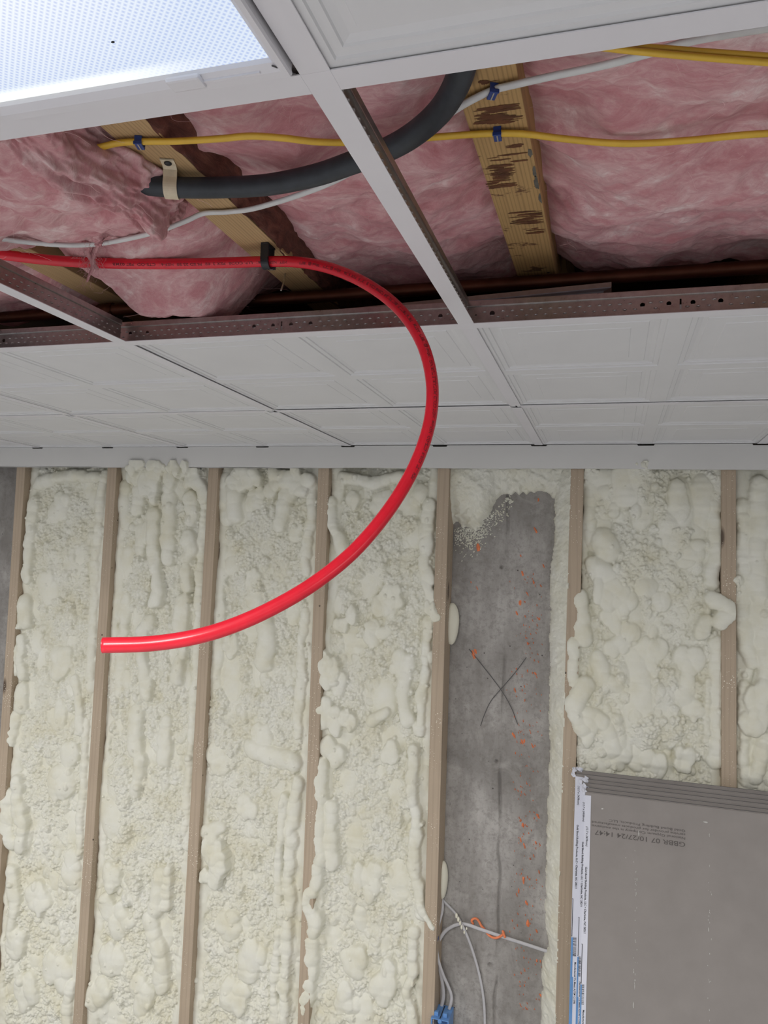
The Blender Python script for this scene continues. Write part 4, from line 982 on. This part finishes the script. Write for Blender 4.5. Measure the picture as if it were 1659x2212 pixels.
# black hose
hp = [(200, 392, .456), (255, 396, .456), (300, 398, .456), (385, 405, .456), (480, 405, .455), (580, 399, .453), (680, 379, .451), (760, 352, .449), (830, 326, .447), (890, 293, .445), (945, 246, .443), (980, 195, .441), (1000, 140, .440), (1012, 70, .440), (1015, 0, .440)]
path = cyl_path([at(px, py, h=h) for px, py, h in hp])
bm = bmesh.new(); tube(bm, path, 0.0127, 0.0127, 24)
tag(mesh_obj('black_hose', bm, M['hose'], None, True), 'thick black rubber hose bending through the open ceiling gap', 'hose')
def hose_strap():
    c = at(374, 404, h=0.456); t = (path[44]-path[40]); 
    k = min(range(len(path)), key=lambda i: (path[i]-c).length); c = path[k]; t = (path[k+1]-path[k-1]).normalized()
    n = Vector((0, 0, 1)); n = (n-t*n.dot(t)).normalized(); b = t.cross(n); b = b if b.y < 0 else -b      # b points to the room side
    root = thing('pipe_strap', 'cream metal strap fixing black hose to the joist', 'strap', tuple(c))
    r = 0.0131; prof = []
    for k in range(25):
        a = math.radians(118-k*10.4); prof.append((math.cos(a)*r, math.sin(a)*r))
    # b side foot
    top = HJ-c.z-0.0016
    prof = [(0.034, top), (0.020, top), (0.0145, top-0.003), (0.0128, 0.006)] + [(math.cos(math.radians(20-k*11))*r, math.sin(math.radians(20-k*11))*r) for k in range(1, 20)] + [(-r, 0.008), (-r, top)]
    bm = bmesh.new(); rows = []
    for (u, v) in prof:
        rows.append([[bm.verts.new(c+b*(u+q*0.0012*(1 if u > 0 else -1)*0)+n*v+t*w_+(b*u+n*v).normalized()*q*0.0014) for q in (0, 1)] for w_ in (-0.0085, 0.0085)])
    for A_, B_ in zip(rows, rows[1:]):
        bm.faces.new((A_[0][1], A_[1][1], B_[1][1], B_[0][1])); bm.faces.new((A_[0][0], B_[0][0], B_[1][0], A_[1][0]))
        for s in (0, 1): bm.faces.new((A_[s][0], A_[s][1], B_[s][1], B_[s][0]))
    bmesh.ops.recalc_face_normals(bm, faces=bm.faces)
    mesh_obj('strap_band', bm, M['strap'], root, False)
    bm = bmesh.new(); bmesh.ops.create_uvsphere(bm, u_segments=14, v_segments=8, radius=0.0048, matrix=Matrix.Translation(c+b*0.027+n*(top-0.001)) @ Matrix.Diagonal((1, 1, 0.45, 1)))
    mesh_obj('strap_screw', bm, M['dark'], root, True)
hose_strap()
# cables
def hcable(label, pts, mat, ru, rv): return cable(label, [at(px, py, h=h) for px, py, h in pts], mat, ru, rv, group='cables stapled under the joists')
hcable('yellow cable stapled across both joists through the open gap', [(150, 330, .462), (215, 318, .466), (255, 309, .469), (305, 306, .470), (380, 305, .469), (470, 300, .462), (540, 294, .458), (610, 298, .456), (680, 306, .458), (760, 308, .464), (850, 303, .467), (930, 297, .469), (1010, 291, .470), (1076, 288, .470), (1140, 290, .469), (1220, 300, .464), (1320, 309, .460), (1400, 309, .460), (1500, 302, .462), (1600, 292, .464), (1700, 286, .466), (2000, 270, .468), (2600, 240, .468)], M['yellow'], 0.0046, 0.0034)
hcable('white cable draped over hose and through the open gap', [(-120, 490, .415), (-40, 508, .415), (40, 521, .418), (130, 529, .423), (200, 528, .432), (270, 517, .438), (340, 500, .446), (400, 478, .458), (440, 461, .4695), (490, 458, .4705), (540, 452, .468), (600, 436, .462), (660, 416, .459), (720, 392, .461), (800, 350, .466), (880, 305, .466), (960, 253, .467), (1005, 224, .469), (1062, 196, .4705), (1120, 181, .469), (1200, 163, .466), (1300, 142, .463), (1400, 116, .460), (1480, 92, .458), (1560, 76, .456), (1660, 60, .455), (1760, 46, .455), (2000, 14, .455), (2500, -50, .455)], M['white_cable'], 0.0046, 0.0032)
gy = 'yellow cables at the upper right'
cable('upper of two yellow cables in the top right of the gap', [at(px, py, h=h) for px, py, h in [(1180, 92, .455), (1260, 93, .448), (1340, 99, .440), (1420, 104, .436), (1520, 112, .434), (1620, 119, .434), (1720, 126, .434), (2100, 150, .434)]], M['yellow'], 0.0030, 0.0028, group=gy)
cable('lower of two yellow cables in the top right of the gap', [at(px, py, h=h) for px, py, h in [(1180, 94, .448), (1260, 98, .441), (1340, 107, .434), (1420, 115, .430), (1520, 124, .428), (1620, 132, .428), (1720, 139, .428), (2100, 163, .428)]], M['yellow'], 0.0030, 0.0028, group=gy)
hcable('short yellow cable end vanishing into pink wool at the left edge', [(-60, 386, .425), (0, 377, .425), (22, 374, .425), (45, 369, .428), (70, 362, .44)], M['yellow'], 0.0046, 0.0034)
def staple(label, px, py, rot):
    c = at(px, py, h=0.4705); root = thing('cable_staple', label, 'staple', tuple(c), 'blue staples on the joists')
    m = Matrix.Translation((c.x, c.y, 0)) @ Matrix.Rotation(rot, 4, 'Z')
    bm = bmesh.new(); z = c.z
    box(bm, (-0.0042, -0.0068, z-0.0058), (0.0042, 0.0068, z-0.0038), m, 0.0006)
    box(bm, (-0.0042, -0.0068, z-0.005), (0.0042, -0.0050, HJ-0.0003), m); box(bm, (-0.0042, 0.0050, z-0.005), (0.0042, 0.0068, HJ-0.0003), m)
    box(bm, (-0.0048, -0.0086, z-0.0068), (0.0048, -0.0064, z-0.0030), m, 0.0005)
    mesh_obj('staple_body', bm, M['blue_plastic'], root)
    bm = bmesh.new(); box(bm, (-0.0007, -0.0062, z-0.0064), (0.0007, 0.0062, z-0.0056), m); mesh_obj('staple_wire', bm, M['steel'], root)
staple('navy staple on yellow cable under the bark edged joist', 302, 307, 0.28)
staple('navy staple on yellow cable under the stained joist', 1075, 288, 0.05)
staple('navy staple on white cable under the stained joist', 1064, 196, 0.42)
# old copper pipe in the shadow
cp = [at(px, py, h=0.455) for px, py in [(-160, 706), (200, 676), (500, 655), (830, 628), (1100, 606), (1660, 570), (1900, 556)]]
ym = sum(p.y for p in cp)/len(cp)
bm = bmesh.new(); tube(bm, [Vector((x, ym, CZ+0.455)) for x in np.linspace(-2.4, 1.0, 30)], 0.011, 0.011, 18)
for x in (at(226, 668, h=.455).x,):
    bmesh.ops.create_cone(bm, cap_ends=True, segments=18, radius1=0.0135, radius2=0.0135, depth=0.03, matrix=Matrix.Translation((x, ym, CZ+0.455)) @ Matrix.Rotation(PI/2, 4, 'Y'))
tag(mesh_obj('copper_pipe', bm, M['copper'], None, True), 'dull copper pipe in the shadow behind the perforated tee', 'pipe')
# spare tile laid loose on top of the grid
def loose_tile():
    a = at(830, 662, y=YA+0.055); b = at(1321, 609, y=YA+0.055); c0 = at(530, 688, y=YA+0.055)
    root = thing('loose_tile', 'spare ceiling tile lying loose on the grid behind perforated tee', 'ceiling tile', tuple(b))
    L0 = c0+Vector((-0.25, 0, -0.01)); t = 0.013
    bm = bmesh.new(); dy = 0.55
    vs = []
    for p in (L0, b):
        for y in (0, dy):
            for z in (0, -t*0.55): vs.append(bm.verts.new((p.x, p.y+y, p.z+z+y*0.02)))
    for f in ((0, 1, 3, 2), (4, 6, 7, 5), (0, 4, 5, 1), (2, 3, 7, 6), (0, 2, 6, 4), (1, 5, 7, 3)): bm.faces.new([vs[i] for i in f])
    bmesh.ops.recalc_face_normals(bm, faces=bm.faces)
    mesh_obj('tile_core', bm, M['fibreboard'], root)['label'] = 'brown fibrous edge'
    bm = bmesh.new(); rows = []
    for s, (oy, oz) in enumerate([(0, -0.55*t), (0.001, -0.66*t), (0.012, -0.70*t), (0.014, -0.95*t), (0.022, -1.0*t), (0.024, -1.25*t), (0.05, -1.3*t), (0.3, -1.3*t)]):
        rows.append((bm.verts.new((L0.x, L0.y+oy, L0.z+oz)), bm.verts.new((b.x-min(0.05, oy)*0.9, b.y+oy, b.z+oz))))
    for r1, r2 in zip(rows, rows[1:]): bm.faces.new((r1[0], r1[1], r2[1], r2[0]))
    bmesh.ops.recalc_face_normals(bm, faces=bm.faces)
    mesh_obj('tile_face', bm, M['tile_back'], root)['label'] = 'grey moulded face'
loose_tile()

# ------------------------------------------------------------------ drywall stack leaning on the studs
def drywall():
    lean = math.radians(5.5); up = Vector((0, math.sin(lean), math.cos(lean))); out = Vector((0, -math.cos(lean), math.sin(lean))); rt = Vector((1, 0, 0))
    backtop = at(1262, 1664, y=DS-0.028); hgt = 1.2192; th = 0.0127; LEN = 2.438
    tone = [('rear', 'rearmost'), ('mid', 'middle'), ('front', 'front')]
    x_tape = [at(1243, 1720, y=DS-.04).x, at(1257, 1720, y=DS-.06).x, at(1265, 1712, y=DS-.09).x]
    fx = at(1277, 1720, y=DS-.10).x
    lab = ['taped pair of grey drywall sheets at the back, touching the studs', 'taped pair of grey drywall sheets in the middle of the stack', 'taped pair of grey drywall sheets at the front, with printed date']
    base = backtop - up*hgt
    base = base - up*(base.z/up.z) + Vector((0, 0, 0.001))            # foot of the stack on the floor
    h2 = (backtop.z-base.z)/up.z
    tops = [0.0, 0.0, 0.0]
    for i in range(3):
        x0 = x_tape[i]; o0 = Vector((x0, base.y, base.z)) + out*(i*2*th)
        o0.z = base.z
        root = thing('drywall_bundle', lab[i], 'drywall', tuple(o0), 'drywall sheets leaning on the studs')
        def pt(u, v, w): return Vector((o0.x, o0.y, 0)) + Vector((0, 0, o0.z)) + rt*u + up*v + out*w
        hh = h2+tops[i]
        for s in range(2):
            bm = bmesh.new(); g_ = 0.0006; hs = hh-(i*2+s)*0.0078
            for (a, b_, z0) in [((0.0005, 0.002, s*th+g_), (LEN, hs, (s+1)*th-g_), 0)]:
                vs = [bm.verts.new(pt(x, y, z)) for x in (a[0], b_[0]) for y in (a[1], b_[1]) for z in (a[2], b_[2])]
                fs = [bm.faces.new([vs[k] for k in f]) for f in ((0, 1, 3, 2), (4, 6, 7, 5), (0, 4, 5, 1), (2, 3, 7, 6), (0, 2, 6, 4), (1, 5, 7, 3))]
                for f in (3,): fs[f].material_index = 1
                bmesh.ops.bevel(bm, geom=[e for e in bm.edges if all(abs((v.co-pt(0, hs, 0)).dot(up)) < 0.002 for v in e.verts)], offset=0.0022, segments=2, affect='EDGES')
            bmesh.ops.recalc_face_normals(bm, faces=bm.faces)
            so = mesh_obj('drywall_sheet', bm, [M['board_grey'], M['board_edge']], root)
        # white end tape folded over the end onto the face
        wrap = (fx-x_tape[2]) if i == 2 else (x_tape[i+1]-x_tape[i]+0.004)
        bm = bmesh.new(); e = 0.0007; topv = hh-0.0078*(i*2+1)-0.006; rng = random.Random(i)
        rows = []
        for v in [0.0]+[topv*k/12 for k in range(1, 12)]+[topv]:
            rows.append([bm.verts.new(pt(a, v+(rng.uniform(-0.004, 0.004) if v == topv else 0), w)) for a, w in ((wrap, -e), (-e, -e), (-e, 2*th+e), (wrap, 2*th+e))])
        for r1, r2 in zip(rows, rows[1:]):
            for k in range(1, 3): bm.faces.new((r1[k], r1[k+1], r2[k+1], r2[k]))
        bmesh.ops.recalc_face_normals(bm, faces=bm.faces)
        tp = mesh_obj('end_tape', bm, M['tape'], root); tp['label'] = 'white printed end tape'
        # printing on the tape, read downwards
        W3 = 2*th+e+0.0004
        # where a printed detail sits: heights taken from the photograph
        def vh(py): return (at(1250, py, y=DS-0.10).z - o0.z)/up.z
        sh = [-0.095, -0.047, 0.0][i]
        def onface(u, v): return pt(u, v, W3)
        def put(body, v0, size, u, bold=0.0001, mat='black_ink', shear=0.0):
            me = text_mesh(body, size, bold, shear=shear); n = len(me.vertices); co = np.zeros(n*3, np.float32); me.vertices.foreach_get('co', co); co = co.reshape(-1, 3)
            out_ = [tuple(onface(u+y, v0-x)) for x, y, _ in co]
            me.vertices.foreach_set('co', np.array(out_, np.float32).ravel()); me.update(); link('printed_text', me, M[mat], tp)
        ub = wrap*0.30
        offs = {0: -62/690, 1: -38/690, 2: 0}[i]*-1
        put('(12.7 x 2438mm)', vh(1780)+offs, 0.0075, ub, shear=0.15)
        put('Gold Bond Building Products, LLC • Charlotte, NC 28211', vh(1864)+offs, 0.0072, ub, 0.00018)
        def strip(u0, u1, v0, v1, mat, nm, lift=0.0):
            bm = bmesh.new(); q = [bm.verts.new(pt(u, v, W3+lift)) for u, v in ((u0, v0), (u1, v0), (u1, v1), (u0, v1))]; bm.faces.new(q); bmesh.ops.recalc_face_normals(bm, faces=bm.faces); return mesh_obj(nm, bm, M[mat], tp)
        a0, a1 = vh(2022)+offs, vh(2102)+offs
        strip(0.0008, 0.0024, a1, a0, 'black_ink', 'printed_bracket'); strip(-0.0004, 0.0022, a0-0.0015, a0, 'black_ink', 'printed_bracket', .0001); strip(-0.0004, 0.0022, a1, a1+0.0015, 'black_ink', 'printed_bracket', .0001)
        # barcode
        bm = bmesh.new(); rg = random.Random(70+i); v = vh(2103)+offs; end = v-0.050
        while v > end:
            w_ = rg.choice((0.0006, 0.0009, 0.0016)); q = [bm.verts.new(pt(u, vv, W3)) for u, vv in ((wrap*0.16, v-w_), (wrap*0.62, v-w_), (wrap*0.62, v), (wrap*0.16, v))]; bm.faces.new(q); v -= w_+rg.choice((0.0007, 0.0011, 0.0018))
        bmesh.ops.recalc_face_normals(bm, faces=bm.faces); mesh_obj('barcode', bm, M['black_ink'], tp)
        # blue band with white gaps
        b0 = vh(2104)+offs
        strip(-0.0004, wrap*0.22, 0.02, b0, 'tape_blue', 'blue_band', 0.0001)
        strip(wrap*0.22, wrap*0.34, 0.02, b0-0.10, 'tape_blue', 'blue_band', 0.0001)
        put('Manufactured To Meet ASTM C1396', vh(2154)+offs, 0.0070, wrap*0.45, 0.00012)
        # torn paper at the top corner
        bm = bmesh.new(); rg = random.Random(40+i)
        for _ in range(5):
            c = pt(rg.uniform(-0.008, 0.014), hh-0.0078*(2*i)+rg.uniform(-0.014, 0.004), th+rg.uniform(-0.008, 0.010)); ring = []
            nrm = Vector((rg.uniform(-.6, .3), -1, rg.uniform(-.2, .8))).normalized(); ax_ = nrm.orthogonal().normalized(); ay_ = nrm.cross(ax_)
            for k in range(9):
                a = 2*PI*k/9; ring.append(bm.verts.new(c+(ax_*math.cos(a)+ay_*math.sin(a)*1.3)*rg.uniform(0.004, 0.009)+nrm*rg.uniform(-0.003, 0.003)))
            cv = bm.verts.new(c+nrm*0.003)
            for k in range(9): bm.faces.new((cv, ring[k], ring[(k+1) % 9]))
        mesh_obj('torn_paper', bm, M['tape'], root)
        if i == 2:
            # date stamp upside down on the front face
            W4 = 2*th+0.0002
            Pn = pt(0, 0, W4); nn = out
            def face_uv(px, py):
                d = ray(px, py); o_ = Vector((0, 0, CZ)); k = (Pn-o_).dot(nn)/d.dot(nn); q = o_+d*k-pt(0, 0, W4); return q.dot(rt), q.dot(up)
            def stamp(body, pxr, pxl, size, bold):
                u1, v1 = face_uv(*pxr); u0, v0 = face_uv(*pxl)
                me = text_mesh(body, size, bold); n = len(me.vertices); co = np.zeros(n*3, np.float32); me.vertices.foreach_get('co', co); co = co.reshape(-1, 3)
                L_ = co[:, 0].max(); dirx = Vector((u0-u1, v0-v1)); k = dirx.length/L_; ex = dirx.normalized(); ey = Vector((-ex.y, ex.x))
                arr = [tuple(pt(u1+ex.x*x*k+ey.x*y, v1+ex.y*x*k+ey.y*y, W4)) for x, y, _ in co]
                me.vertices.foreach_set('co', np.array(arr, np.float32).ravel()); me.update(); link('printed_text', me, M['grey_ink'], root)
            stamp('GBBR 07 10/27/24 14:47', (1481, 1820), (1285, 1793), 0.017, 0.0001)
            stamp('National Gypsum Company is the exclusive', (1481, 1809), (1279, 1781), 0.0088, 0.0)
            stamp('service provider for products manufactured', (1481, 1801), (1279, 1773), 0.0088, 0.0)
            stamp('Gold Bond Building Products, LLC', (1481, 1793), (1316, 1770), 0.0088, 0.0)
            # white scuffs and foam crumbs
            bm = bmesh.new(); rg = random.Random(9)
            def scuff(px, py, w_, l_):
                u, v = face_uv(px, py); ring = [bm.verts.new(pt(u+w_*rg.uniform(.4, 1)*math.cos(2*PI*k/8), v+l_*rg.uniform(.5, 1)*math.sin(2*PI*k/8), W4+0.0003)) for k in range(8)]; bm.faces.new(ring)
            for px, py, w_, l_ in [(1380, 1800, .0016, .012), (1376, 1900, .0012, .005), (1374, 1930, .001, .006), (1531, 2008, .0016, .008), (1368, 2172, .0015, .010), (1369, 2100, .001, .005), (1525, 1776, .009, .002), (1301, 1747, .004, .003), (1371, 2130, .0009, .01), (1533, 2060, .001, .004), (1352, 1853, .0015, .0015), (1537, 1932, .001, .003)]: scuff(px, py, w_, l_)
            for _ in range(46): scuff(rg.choice([1372, 1532])+rg.gauss(0, 3), rg.uniform(1800, 2210), .0008, rg.uniform(.0008, .004))
            bmesh.ops.recalc_face_normals(bm, faces=bm.faces)
            mesh_obj('white_scuff', bm, flat_mat('white scuff', (0.55, 0.54, 0.51), 0.9), root)['kind'] = 'stuff'
drywall()
bpy.context.view_layer.update()
